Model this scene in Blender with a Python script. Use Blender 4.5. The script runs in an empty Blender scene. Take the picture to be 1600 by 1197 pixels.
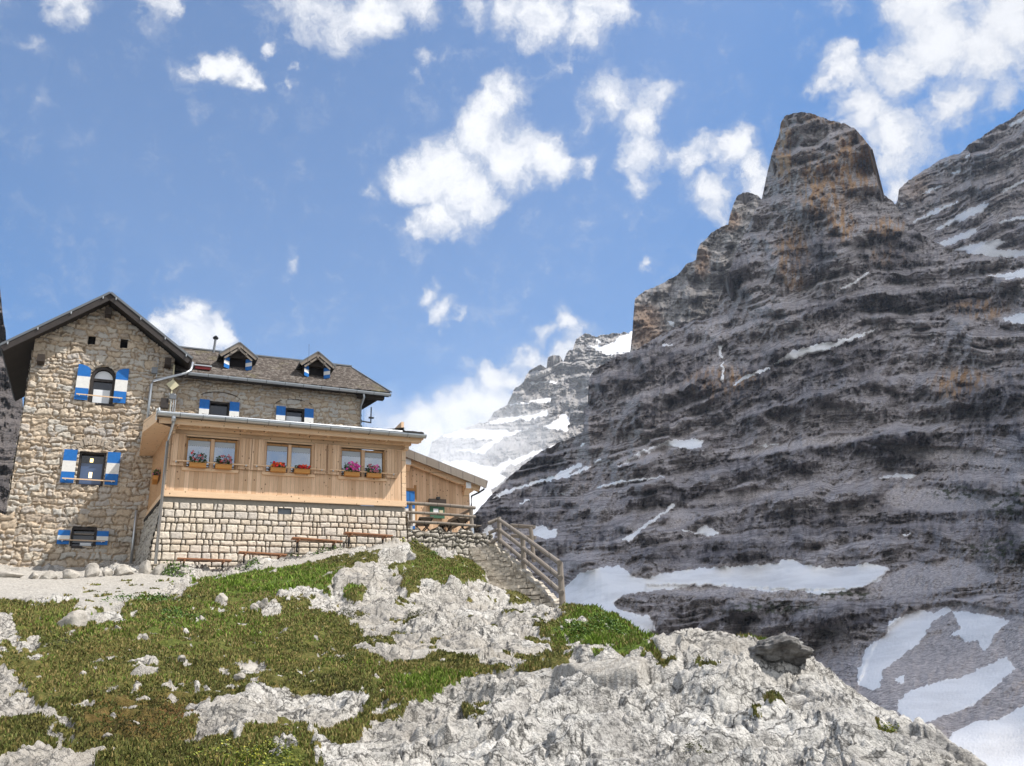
import bpy, bmesh, math, random
import numpy as np
from math import sin, cos, radians, pi, sqrt
from mathutils import Vector, Matrix
random.seed(7); RNG = np.random.default_rng(11)
S = bpy.context.scene; COL = S.collection

# ------------------------------------------------------------------ camera
FPX = 1300.; PITCH = radians(21.); ROLL = radians(3.4)
cF = np.array([0, cos(PITCH), sin(PITCH)]); r0 = np.array([1., 0, 0]); u0 = np.array([0, -sin(PITCH), cos(PITCH)])
cR = cos(ROLL)*r0 - sin(ROLL)*u0; cU = sin(ROLL)*r0 + cos(ROLL)*u0
cam = bpy.data.objects.new('camera', bpy.data.cameras.new('camera')); COL.objects.link(cam)
cam.matrix_world = Matrix(((cR[0], cU[0], -cF[0], 0), (cR[1], cU[1], -cF[1], 0), (cR[2], cU[2], -cF[2], 0), (0, 0, 0, 1)))
cam.data.sensor_width = 36; cam.data.lens = 36*FPX/1600; cam.data.clip_start = .1; cam.data.clip_end = 20000
S.camera = cam
def pixel_ray(px, py):
    """image pixel -> direction of unit horizontal length (x, y, tan elevation)"""
    px = np.asarray(px, float); py = np.asarray(py, float)
    d = cF[None]*FPX + cR[None]*(px.reshape(-1, 1)-800) + cU[None]*(598.5-py.reshape(-1, 1))
    return d/np.hypot(d[:, 0], d[:, 1])[:, None]
def to_pixel(P):  # world points -> image pixel coordinates
    w = P@cF; return 800+FPX*(P@cR)/w, 598.5-FPX*(P@cU)/w

# ------------------------------------------------------------------ exposure, world, sun
S.view_settings.view_transform = 'Standard'; S.view_settings.look = 'None'; S.view_settings.exposure = 1.1
SKY_STRENGTH = .105; SUN_EL = 53.5; SUN_AZ = 97.0          # azimuth clockwise from +Y
SUN_POWER = 3.4
W = bpy.data.worlds.new('World'); S.world = W; W.use_nodes = True
wn = W.node_tree.nodes; wl = W.node_tree.links; wn.clear()
def N(nt, t, **k):
    n = nt.nodes.new(t)
    for a, v in k.items():
        if a.startswith('i_'): n.inputs[a[2:].replace('_', ' ')].default_value = v
        else: setattr(n, a, v)
    return n
wt = W.node_tree
sky = N(wt, 'ShaderNodeTexSky', sky_type='NISHITA', sun_disc=False, sun_elevation=radians(SUN_EL), sun_rotation=radians(SUN_AZ), altitude=1200, air_density=1.0, dust_density=.2, ozone_density=1.1)
bg1 = N(wt, 'ShaderNodeBackground'); bg1.inputs[1].default_value = SKY_STRENGTH
tint = N(wt, 'ShaderNodeVectorMath', operation='MULTIPLY'); tint.inputs[1].default_value = (.38, .66, .85); wl.new(sky.outputs[0], tint.inputs[0]); wl.new(tint.outputs[0], bg1.inputs[0])   # clear mountain air
bg2 = N(wt, 'ShaderNodeBackground')
tcw = N(wt, 'ShaderNodeTexCoord')
nrm = N(wt, 'ShaderNodeVectorMath', operation='NORMALIZE'); wl.new(tcw.outputs['Generated'], nrm.inputs[0])
wn1 = N(wt, 'ShaderNodeTexNoise'); wn1.inputs['Scale'].default_value = 14; wn1.inputs['Detail'].default_value = 7; wn1.inputs['Roughness'].default_value = .62
wl.new(nrm.outputs[0], wn1.inputs[0])
sub = N(wt, 'ShaderNodeVectorMath', operation='SUBTRACT'); sub.inputs[1].default_value = (.5, .5, .5); wl.new(wn1.outputs['Color'], sub.inputs[0])
sc_ = N(wt, 'ShaderNodeVectorMath', operation='SCALE'); sc_.inputs['Scale'].default_value = .085; wl.new(sub.outputs[0], sc_.inputs[0])
wad = N(wt, 'ShaderNodeVectorMath', operation='ADD'); wl.new(nrm.outputs[0], wad.inputs[0]); wl.new(sc_.outputs[0], wad.inputs[1])
CLOUDS = [  # image pixel coordinates (x, y), radius, density of the cloud puffs
 (770,170,52,1),(745,215,58,1),(690,262,70,1),(640,280,45,1),(800,245,68,1),(862,245,46,1),(905,258,26,.8),(690,340,46,1),(740,300,60,1),(795,150,40,1),(660,350,30,.9),
 (958,162,44,.85),(1000,185,46,.9),(1005,235,44,.9),(1022,150,34,.7),(1005,278,30,.75),(908,180,32,.6),(610,275,26,.6),
 (1090,245,46,.9),(1150,235,50,1),(1120,305,46,.9),(1180,275,44,1),(1055,240,32,.7),(1112,340,26,.7),(1150,205,24,.6),
 (745,12,34,.8),(790,25,46,.9),(850,25,60,1),(905,45,54,1),(960,8,44,.9),(890,90,32,.8),(830,45,40,.8),(930,10,60,.9),
 (1305,115,44,1),(1340,175,58,1),(1400,115,66,1),(1460,60,86,1),(1540,60,104,1),(1400,220,74,.95),(1480,165,66,.8),(1560,150,56,.7),(1390,285,40,.8),(1450,0,84,1),(1600,20,110,1),(1325,230,34,.7),(1310,85,34,.9),(1700,60,140,1),(1500,-60,160,.9),(1450,240,44,.6),
 (105,8,56,.85),(132,34,34,.8),(252,6,42,.85),(225,0,40,.7),(345,95,38,1),(305,103,30,.8),(378,112,32,1),(396,128,22,.9),(425,75,24,.8),(446,143,20,.85),(470,105,16,.7),(270,95,26,.5),
 (500,20,64,.8),(540,52,48,.8),(580,28,58,.85),(640,8,56,.8),(455,-5,60,.7),(655,85,28,.7),(642,126,22,.6),(-60,-60,120,.6),(350,-110,120,.7),(700,-140,120,.8),
 (665,458,24,.8),(690,488,28,.9),(718,500,19,.8),(657,442,16,.6),(690,520,18,.7),
 (872,508,28,.9),(845,522,28,.8),(825,560,34,.9),(785,592,42,1),(742,622,46,1),(702,652,56,1),(660,672,56,1),(760,640,60,1),(840,580,40,.9),(620,690,50,.9),(680,720,60,1),(600,665,34,.7),(560,680,34,.6),(900,560,60,.8),(585,645,20,.5),(725,700,60,1),
 (300,492,32,1),(338,515,30,1),(272,512,30,.9),(302,530,48,1),(248,520,26,.9),(355,538,20,.8),(300,570,50,1),
 (1020,418,14,.7),(305,178,28,.55),(535,423,16,.55),(460,423,18,.55),(1085,392,18,.5),(585,300,30,.55),(625,355,30,.5),(640,400,26,.45),(45,70,30,.5),(780,470,26,.4),(740,560,30,.5),(1240,15,18,.4),
 (40,610,30,.7),(1000,330,18,.2),(1300,20,60,.5)]
prev = None
CD = pixel_ray([c[0] for c in CLOUDS], [c[1] for c in CLOUDS]); CD /= np.linalg.norm(CD, axis=1)[:, None]
FILL_BANKS = [(-.5,-.75,.45,1.25,1),(.75,-.5,.4,1.2,1),(.1,-.9,.15,1.25,1),(.1,-.5,.85,1.0,1),(-.95,-.1,.3,.75,.8),(-.75,-.4,.65,.8,.9),(.95,.0,.2,.7,1)]   # unseen cloud banks added to raise the ambient fill light
CLOUDS += [(None, None, a[3], a[4]) for a in FILL_BANKS]; AD = np.array([a[:3] for a in FILL_BANKS]); CD = np.concatenate([CD, AD/np.linalg.norm(AD, axis=1)[:, None]])
for c, d in zip(CLOUDS, CD):
    off = 0 if c[0] is None else sqrt((c[0]-800)**2+(c[1]-598)**2)/FPX; rr = c[2] if c[0] is None else c[2]/FPX/(1+off*off)**.75*1.55
    ds = N(wt, 'ShaderNodeVectorMath', operation='DISTANCE'); ds.inputs[1].default_value = tuple(d); wl.new(wad.outputs[0], ds.inputs[0])
    mr = N(wt, 'ShaderNodeMapRange', interpolation_type='SMOOTHSTEP'); mr.inputs[1].default_value = 0; mr.inputs[2].default_value = rr; mr.inputs[3].default_value = c[3]; mr.inputs[4].default_value = 0
    wl.new(ds.outputs['Value'], mr.inputs[0])
    if prev is None: prev = mr.outputs[0]
    else:
        a = N(wt, 'ShaderNodeMath', operation='SMOOTH_MAX'); a.inputs[2].default_value = .25
        wl.new(prev, a.inputs[0]); wl.new(mr.outputs[0], a.inputs[1]); prev = a.outputs[0]
wn2 = N(wt, 'ShaderNodeTexNoise'); wn2.inputs['Scale'].default_value = 26; wn2.inputs['Detail'].default_value = 11; wn2.inputs['Roughness'].default_value = .70
wl.new(wad.outputs[0], wn2.inputs[0])
e1 = N(wt, 'ShaderNodeMath', operation='MULTIPLY_ADD'); e1.inputs[1].default_value = 1.9; e1.inputs[2].default_value = -1.15; wl.new(wn2.outputs[0], e1.inputs[0])
e2 = N(wt, 'ShaderNodeMath', operation='MULTIPLY_ADD'); e2.inputs[1].default_value = 1.42; wl.new(prev, e2.inputs[0]); wl.new(e1.outputs[0], e2.inputs[2])
dens = N(wt, 'ShaderNodeMapRange', interpolation_type='SMOOTHSTEP'); dens.inputs[1].default_value = .10; dens.inputs[2].default_value = 1.15; dens.inputs[4].default_value = .97
wl.new(e2.outputs[0], dens.inputs[0])
core = N(wt, 'ShaderNodeMapRange'); core.inputs[1].default_value = .4; core.inputs[2].default_value = 1.25; core.inputs[3].default_value = .36; core.inputs[4].default_value = .51; wl.new(e2.outputs[0], core.inputs[0])
wl.new(core.outputs[0], bg2.inputs[1]); bg2.inputs[0].default_value = (.96, .97, 1, 1)
mx = N(wt, 'ShaderNodeMixShader'); wl.new(dens.outputs[0], mx.inputs[0]); wl.new(bg1.outputs[0], mx.inputs[1]); wl.new(bg2.outputs[0], mx.inputs[2])
wo = N(wt, 'ShaderNodeOutputWorld'); wl.new(mx.outputs[0], wo.inputs[0])

sd = bpy.data.lights.new('sun', 'SUN'); sd.energy = SUN_POWER; sd.angle = radians(.5); sd.color = (1, .95, .88)
sun = bpy.data.objects.new('sun', sd); COL.objects.link(sun)
sv = Vector((sin(radians(SUN_AZ))*cos(radians(SUN_EL)), cos(radians(SUN_AZ))*cos(radians(SUN_EL)), sin(radians(SUN_EL))))
sun.rotation_euler = sv.to_track_quat('Z', 'Y').to_euler()
S.cycles.max_bounces = 6; S.cycles.diffuse_bounces = 3; S.cycles.transparent_max_bounces = 16; S.cycles.volume_bounces = 2

# ------------------------------------------------------------------ numpy noise
def _h(ix, iy, seed):
    n = (ix.astype(np.int64)*374761393 + iy.astype(np.int64)*668265263 + seed*1274126177) & 0xffffffff
    n = ((n ^ (n >> 13))*1274126177) & 0xffffffff
    n = (n ^ (n >> 16)) & 0xffffffff
    return n
def perlin(x, y, seed=0):
    x = np.asarray(x, np.float64); y = np.asarray(y, np.float64)
    ix = np.floor(x); iy = np.floor(y); fx = (x-ix); fy = (y-iy); ix = ix.astype(np.int64); iy = iy.astype(np.int64)
    u = fx*fx*fx*(fx*(fx*6-15)+10); v = fy*fy*fy*(fy*(fy*6-15)+10)
    def g(a, b, dx, dy):
        t = _h(a, b, seed)*(2*pi/4294967296.); return np.cos(t)*dx+np.sin(t)*dy
    a = g(ix, iy, fx, fy); b = g(ix+1, iy, fx-1, fy); c = g(ix, iy+1, fx, fy-1); d = g(ix+1, iy+1, fx-1, fy-1)
    return (a+(b-a)*u + ((c+(d-c)*u)-(a+(b-a)*u))*v)*1.5
def fbm(x, y, oct=4, seed=0, gain=.5, ridged=False):
    s = 0; a = 1.; f = 1.
    for i in range(oct):
        n = perlin(x*f+i*17.3, y*f-i*9.1, seed+i)
        if ridged: n = (1-2*np.abs(n))
        s = s+a*n; a *= gain; f *= 2.03
    return s
def rnd(ix, iy, seed=0): return _h(np.asarray(ix), np.asarray(iy), seed)/4294967296.
def sstep(a, b, x): t = np.clip((x-a)/(b-a), 0, 1); return t*t*(3-2*t)
def tps(P, V, Q, lam=1e-3):
    P = np.asarray(P, float); V = np.asarray(V, float); n = len(P); c = P.mean(0); sc = P.std(); P = (P-c)/sc; Q = (np.asarray(Q, float)-c)/sc
    def U(r2): return .5*r2*np.log(r2+1e-12)
    K = U(((P[:, None]-P[None])**2).sum(-1))+lam*np.eye(n); A = np.zeros((n+3, n+3)); A[:n, :n] = K; A[:n, n] = 1; A[:n, n+1:] = P; A[n:, :n] = A[:n, n:].T
    w = np.linalg.solve(A, np.concatenate([V, np.zeros(3)]))
    out = w[n]+Q@w[n+1:]
    for i in range(n): out = out+w[i]*U(((Q-P[i])**2).sum(-1))
    return out
def inpoly(x, y, poly):
    poly = np.asarray(poly, float); m = np.zeros(x.shape, bool)
    bb = (x >= poly[:, 0].min()) & (x <= poly[:, 0].max()) & (y >= poly[:, 1].min()) & (y <= poly[:, 1].max())
    xs = x[bb]; ys = y[bb]; c = np.zeros(xs.shape, bool); n = len(poly)
    for i in range(n):
        x1, y1 = poly[i]; x2, y2 = poly[(i+1) % n]
        if y1 == y2: continue
        c ^= ((y1 > ys) != (y2 > ys)) & (xs < (x2-x1)*(ys-y1)/(y2-y1)+x1)
    m[bb] = c; return m
def flat(s): v = [float(t) for t in s.replace(';', ' ').replace(',', ' ').split()]; return [(v[i], v[i+1]) for i in range(0, len(v), 2)]

# ------------------------------------------------------------------ mesh + object helpers
def np_mesh(name, verts, faces, mats=(), attrs=None, smooth=True, matidx=None, link=True):
    """faces: int array (n,k)"""
    me = bpy.data.meshes.new(name); verts = np.asarray(verts, np.float32); faces = np.asarray(faces, np.int32)
    me.vertices.add(len(verts)); me.vertices.foreach_set('co', verts.ravel())
    k = faces.shape[1]; me.loops.add(faces.size); me.loops.foreach_set('vertex_index', faces.ravel())
    me.polygons.add(len(faces)); me.polygons.foreach_set('loop_start', np.arange(0, faces.size, k, dtype=np.int32))
    try: me.polygons.foreach_set('loop_total', np.full(len(faces), k, np.int32))
    except Exception: pass
    if matidx is not None: me.polygons.foreach_set('material_index', np.asarray(matidx, np.int32))
    me.polygons.foreach_set('use_smooth', np.full(len(faces), smooth))
    for m in mats: me.materials.append(m)
    for a, v in (attrs or {}).items():
        me.attributes.new(a, 'FLOAT', 'POINT').data.foreach_set('value', np.asarray(v, np.float32).ravel())
    me.update(calc_edges=True); me.validate()
    o = bpy.data.objects.new(name, me)
    if link: COL.objects.link(o)
    return o
def grid_faces(nr, nc):
    i = np.arange(nr-1)[:, None]*nc+np.arange(nc-1)[None]; return np.stack([i, i+1, i+1+nc, i+nc], -1).reshape(-1, 4)
def compact(verts, faces, attrs):
    use = np.unique(faces); mp = np.full(len(verts), -1); mp[use] = np.arange(len(use))
    return verts[use], mp[faces], {a: np.asarray(v).ravel()[use] for a, v in attrs.items()}
def tag(o, label=None, cat=None, group=None, kind=None):
    if label: o['label'] = label
    if cat: o['category'] = cat
    if group: o['group'] = group
    if kind: o['kind'] = kind
    return o
def empty(name, loc=(0, 0, 0), rz=0, parent=None):
    o = bpy.data.objects.new(name, None); COL.objects.link(o); o.location = loc; o.rotation_euler = (0, 0, rz); o.empty_display_size = .2
    if parent: o.parent = parent
    return o
class MB:
    """collects shapes with material slots and links them as ONE mesh object"""
    def __init__(s): s.v = []; s.f = []; s.m = []; s.mats = []
    def mi(s, m):
        if m not in s.mats: s.mats.append(m)
        return s.mats.index(m)
    def add(s, vs, fs, m):
        b = len(s.v); s.v += [tuple(v) for v in vs]; k = s.mi(m)
        for f in fs: s.f.append(tuple(b+i for i in f)); s.m.append(k)
    def box(s, a, b, m, bev=0):
        x0, y0, z0 = a; x1, y1, z1 = b
        s.add([(x0,y0,z0),(x1,y0,z0),(x1,y1,z0),(x0,y1,z0),(x0,y0,z1),(x1,y0,z1),(x1,y1,z1),(x0,y1,z1)],
              [(3,2,1,0),(4,5,6,7),(0,1,5,4),(1,2,6,5),(2,3,7,6),(3,0,4,7)], m); return s
    def prism(s, pts, d, m):
        """pts: 3D outline, d: extrusion vector"""
        n = len(pts); q = [tuple(np.add(p, d)) for p in pts]
        s.add(list(pts)+q, [tuple(range(n))[::-1], tuple(range(n, 2*n))]+[(i, (i+1) % n, (i+1) % n+n, i+n) for i in range(n)], m); return s
    def tube(s, pts, r, m, seg=8, r2=None):
        pts = [Vector(p) for p in pts]; n = len(pts); rings = []
        for i, p in enumerate(pts):
            d = (pts[min(i+1, n-1)]-pts[max(i-1, 0)]).normalized(); a = d.orthogonal().normalized() if abs(d.z) > .99 else d.cross(Vector((0, 0, 1))).normalized(); b = d.cross(a)
            rr = r if r2 is None else r+(r2-r)*i/(n-1)
            rings.append([p+a*rr*cos(2*pi*k/seg)+b*rr*sin(2*pi*k/seg) for k in range(seg)])
        vs = [v for g in rings for v in g]; fs = [(i*seg+k, i*seg+(k+1) % seg, (i+1)*seg+(k+1) % seg, (i+1)*seg+k) for i in range(n-1) for k in range(seg)]
        fs += [tuple(range(seg))[::-1], tuple((n-1)*seg+k for k in range(seg))]
        s.add(vs, fs, m); return s
    def bar(s, p, q, w, h, m):
        """rectangular bar from p to q, w sideways (horizontal), h up"""
        p = Vector(p); q = Vector(q); d = (q-p).normalized(); a = d.cross(Vector((0, 0, 1)))
        a = a.normalized() if a.length > .01 else Vector((1, 0, 0)); b = a.cross(d)
        a = a*w/2; b = b*h/2
        s.add([p-a-b, p+a-b, p+a+b, p-a+b, q-a-b, q+a-b, q+a+b, q-a+b], [(3,2,1,0),(4,5,6,7),(0,1,5,4),(1,2,6,5),(2,3,7,6),(3,0,4,7)], m); return s
    def build(s, name, parent=None, smooth=False, label=None, bevel=0):
        me = bpy.data.meshes.new(name); me.from_pydata(s.v, [], s.f)
        for m in s.mats: me.materials.append(m)
        me.polygons.foreach_set('material_index', s.m); me.polygons.foreach_set('use_smooth', [smooth]*len(s.f)); me.update()
        o = bpy.data.objects.new(name, me); COL.objects.link(o)
        if parent: o.parent = parent
        if label: o['label'] = label
        if bevel:
            bm = bmesh.new(); bm.from_mesh(me); bmesh.ops.recalc_face_normals(bm, faces=bm.faces)
            bmesh.ops.bevel(bm, geom=bm.edges[:], offset=bevel, segments=1, affect='EDGES', clamp_overlap=True); bm.to_mesh(me); bm.free()
        return o

# ------------------------------------------------------------------ materials
def mat(name, col=(.5, .5, .5), rough=.8, metal=0, spec=.3):
    m = bpy.data.materials.new(name); m.use_nodes = True; b = m.node_tree.nodes['Principled BSDF']
    b.inputs['Base Color'].default_value = (*col, 1); b.inputs['Roughness'].default_value = rough; b.inputs['Metallic'].default_value = metal
    b.inputs['Specular IOR Level'].default_value = spec; return m
class NB:
    """small node-graph builder on a material"""
    def __init__(s, m): s.t = m.node_tree; s.l = s.t.links; s.b = s.t.nodes['Principled BSDF']; s.tc = s.t.nodes.new('ShaderNodeTexCoord')
    def co(s, scale=(1, 1, 1), kind='Object'):
        mp = s.t.nodes.new('ShaderNodeMapping'); mp.inputs['Scale'].default_value = scale; s.l.new(s.tc.outputs[kind], mp.inputs[0]); return mp.outputs[0]
    def noise(s, co, scale=5, detail=4, rough=.5, col=False, dist=0):
        n = s.t.nodes.new('ShaderNodeTexNoise'); n.inputs['Scale'].default_value = scale; n.inputs['Detail'].default_value = detail; n.inputs['Roughness'].default_value = rough; n.inputs['Distortion'].default_value = dist
        s.l.new(co, n.inputs['Vector']); return n.outputs['Color' if col else 0]
    def vor(s, co, scale=5, feature='F1', out='Distance'):
        n = s.t.nodes.new('ShaderNodeTexVoronoi'); n.feature = feature; n.inputs['Scale'].default_value = scale; s.l.new(co, n.inputs['Vector']); return n.outputs[out]
    def ramp(s, f, stops):
        r = s.t.nodes.new('ShaderNodeValToRGB'); e = r.color_ramp.elements
        while len(e) < len(stops): e.new(.5)
        for k, (p, c) in enumerate(stops): e[k].position = p; e[k].color = (*c, 1) if len(c) == 3 else c
        s.l.new(f, r.inputs[0]); return r.outputs[0]
    def rng(s, f, a, b, c=0, d=1):
        r = s.t.nodes.new('ShaderNodeMapRange'); r.inputs[1].default_value = a; r.inputs[2].default_value = b; r.inputs[3].default_value = c; r.inputs[4].default_value = d; s.l.new(f, r.inputs[0]); return r.outputs[0]
    def mix(s, f, a, b, mode='MIX'):
        n = s.t.nodes.new('ShaderNodeMix'); n.data_type = 'RGBA'; n.blend_type = mode
        for k, v in ((0, f), (6, a), (7, b)):
            if isinstance(v, (int, float)): n.inputs[k].default_value = v
            elif isinstance(v, tuple): n.inputs[k].default_value = (*v, 1)
            else: s.l.new(v, n.inputs[k])
        return n.outputs[2]
    def math(s, op, a, b=0., c=None):
        n = s.t.nodes.new('ShaderNodeMath'); n.operation = op
        for k, v in ((0, a), (1, b), (2, c)):
            if v is None: continue
            if isinstance(v, (int, float)): n.inputs[k].default_value = v
            else: s.l.new(v, n.inputs[k])
        return n.outputs[0]
    def attr(s, name):
        n = s.t.nodes.new('ShaderNodeAttribute'); n.attribute_name = name; return n.outputs['Fac']
    def color(s, c): s.l.new(c, s.b.inputs['Base Color'])
    def rough(s, c): s.l.new(c, s.b.inputs['Roughness'])
    def bump(s, h, strength=.5, dist=.02, prev=None):
        n = s.t.nodes.new('ShaderNodeBump'); n.inputs['Strength'].default_value = strength; n.inputs['Distance'].default_value = dist; s.l.new(h, n.inputs['Height'])
        if prev: s.l.new(prev, n.inputs['Normal'])
        s.l.new(n.outputs[0], s.b.inputs['Normal']); return n.outputs[0]
    def sep(s, co):
        n = s.t.nodes.new('ShaderNodeSeparateXYZ'); s.l.new(co, n.inputs[0]); return n.outputs

# --- rock of the great wall
def m_cliff(name, base, light, dark, ochre, sc=1.):
    m = mat(name, rough=.95, spec=.1); b = NB(m); co = b.co()
    n1 = b.noise(b.co((.02/sc, .02/sc, .05/sc)), 1, 8, .65); n2 = b.noise(b.co((.16/sc, .16/sc, .085/sc)), 1, 7, .65); n3 = b.noise(b.co((.22/sc, .22/sc, .5/sc)), 1, 8, .75); n5 = b.noise(b.co((1.1/sc, 1.1/sc, 1.6/sc)), 1, 5, .8); n4 = b.noise(b.co((.012/sc, .012/sc, .55/sc)), 1, 6, .6)
    c = b.mix(b.rng(n1, .35, .65), base, light); c = b.mix(b.rng(n2, .46, .72, 0, .38), c, tuple(x*.5 for x in base))
    c = b.mix(b.rng(n3, .5, .72, 0, .55), c, tuple(min(1, x*1.5) for x in light))
    cx = b.t.nodes.new('ShaderNodeCombineXYZ'); b.l.new(b.math('MULTIPLY', b.attr('strata'), 2000*.42), cx.inputs[0]); sx_ = b.sep(b.co()); b.l.new(b.math('MULTIPLY', sx_[0], .016/sc), cx.inputs[1]); n6 = b.noise(cx.outputs[0], 1, 7, .62)
    vq = b.t.nodes.new('ShaderNodeVectorMath'); vq.operation = 'MULTIPLY_ADD'; b.l.new(b.noise(b.co((.06/sc, .06/sc, .06/sc)), 1, 5, .7, col=True), vq.inputs[0]); vq.inputs[1].default_value = (3.2, 3.2, 3.2); b.l.new(b.co((.055/sc, .055/sc, .085/sc)), vq.inputs[2])
    k1 = b.vor(vq.outputs[0], 1., 'DISTANCE_TO_EDGE'); k2 = b.vor(vq.outputs[0], 3.1, 'DISTANCE_TO_EDGE'); c = b.mix(b.math('MULTIPLY', b.rng(k1, 0, .045, .85, 0), b.rng(n2, .40, .52)), c, tuple(x*.22 for x in base)); c = b.mix(b.math('MULTIPLY', b.rng(k2, 0, .09, .6, 0), b.rng(n3, .42, .52)), c, tuple(x*.3 for x in base))
    c = b.mix(b.rng(n6, .50, .60, 0, .68), c, tuple(x*.33 for x in base)); c = b.mix(b.rng(n6, .40, .30, 0, .5), c, tuple(min(1, x*1.25) for x in light)); c = b.mix(b.rng(n4, .5, .68, 0, .2), c, tuple(x*.4 for x in base)); c = b.mix(b.rng(n3, .36, .46, .55, 0), c, tuple(x*.4 for x in base))
    c = b.mix(b.attr('ochre'), c, b.mix(b.rng(n2, .35, .65), ochre, tuple(x*.55 for x in ochre)))
    c = b.mix(b.attr('scree'), c, b.mix(b.rng(n5, .38, .62), tuple(x*.62 for x in base), tuple(x*1.15 for x in light)))
    c = b.mix(b.attr('wet'), c, b.mix(b.rng(n2, .4, .65), dark, tuple(x*.6 for x in base)))
    c = b.mix(b.attr('turf'), c, (.045, .055, .02))
    b.color(c); b.bump(b.math('SUBTRACT', b.math('ADD', n3, n2), b.math('MULTIPLY', n6, 2.)), .55, 1.3*sc); return m
M_wall = m_cliff('great_wall_rock', (.425, .375, .362), (.64, .575, .55), (.055, .05, .057), (.60, .37, .20))
M_shoulder = m_cliff('pale_shoulder_rock', (.42, .38, .355), (.56, .52, .485), (.06, .06, .065), (.56, .37, .24))
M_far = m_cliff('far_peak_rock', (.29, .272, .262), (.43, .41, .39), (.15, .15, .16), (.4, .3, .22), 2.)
M_near = m_cliff('near_cliff_rock', (.10, .09, .09), (.16, .14, .13), (.03, .03, .03), (.24, .14, .08), .4)
def m_snow(name, col, dirt):
    m = mat(name, col, .55, 0, .3); b = NB(m); n = b.noise(b.co((.08, .08, .3)), 1, 7, .6); n2 = b.noise(b.co((1.3, 1.3, 1.3)), 1, 3, .6)
    b.color(b.mix(b.rng(n, .45, .75, 0, .8), col, dirt)); b.bump(b.math('ADD', n, b.math('MULTIPLY', n2, .3)), .4, .8); return m
M_snow = m_snow('old_snow', (.92, .90, .885), (.62, .60, .585)); M_snow_far = m_snow('far_snow', (.74, .745, .76), (.6, .6, .61))

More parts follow.
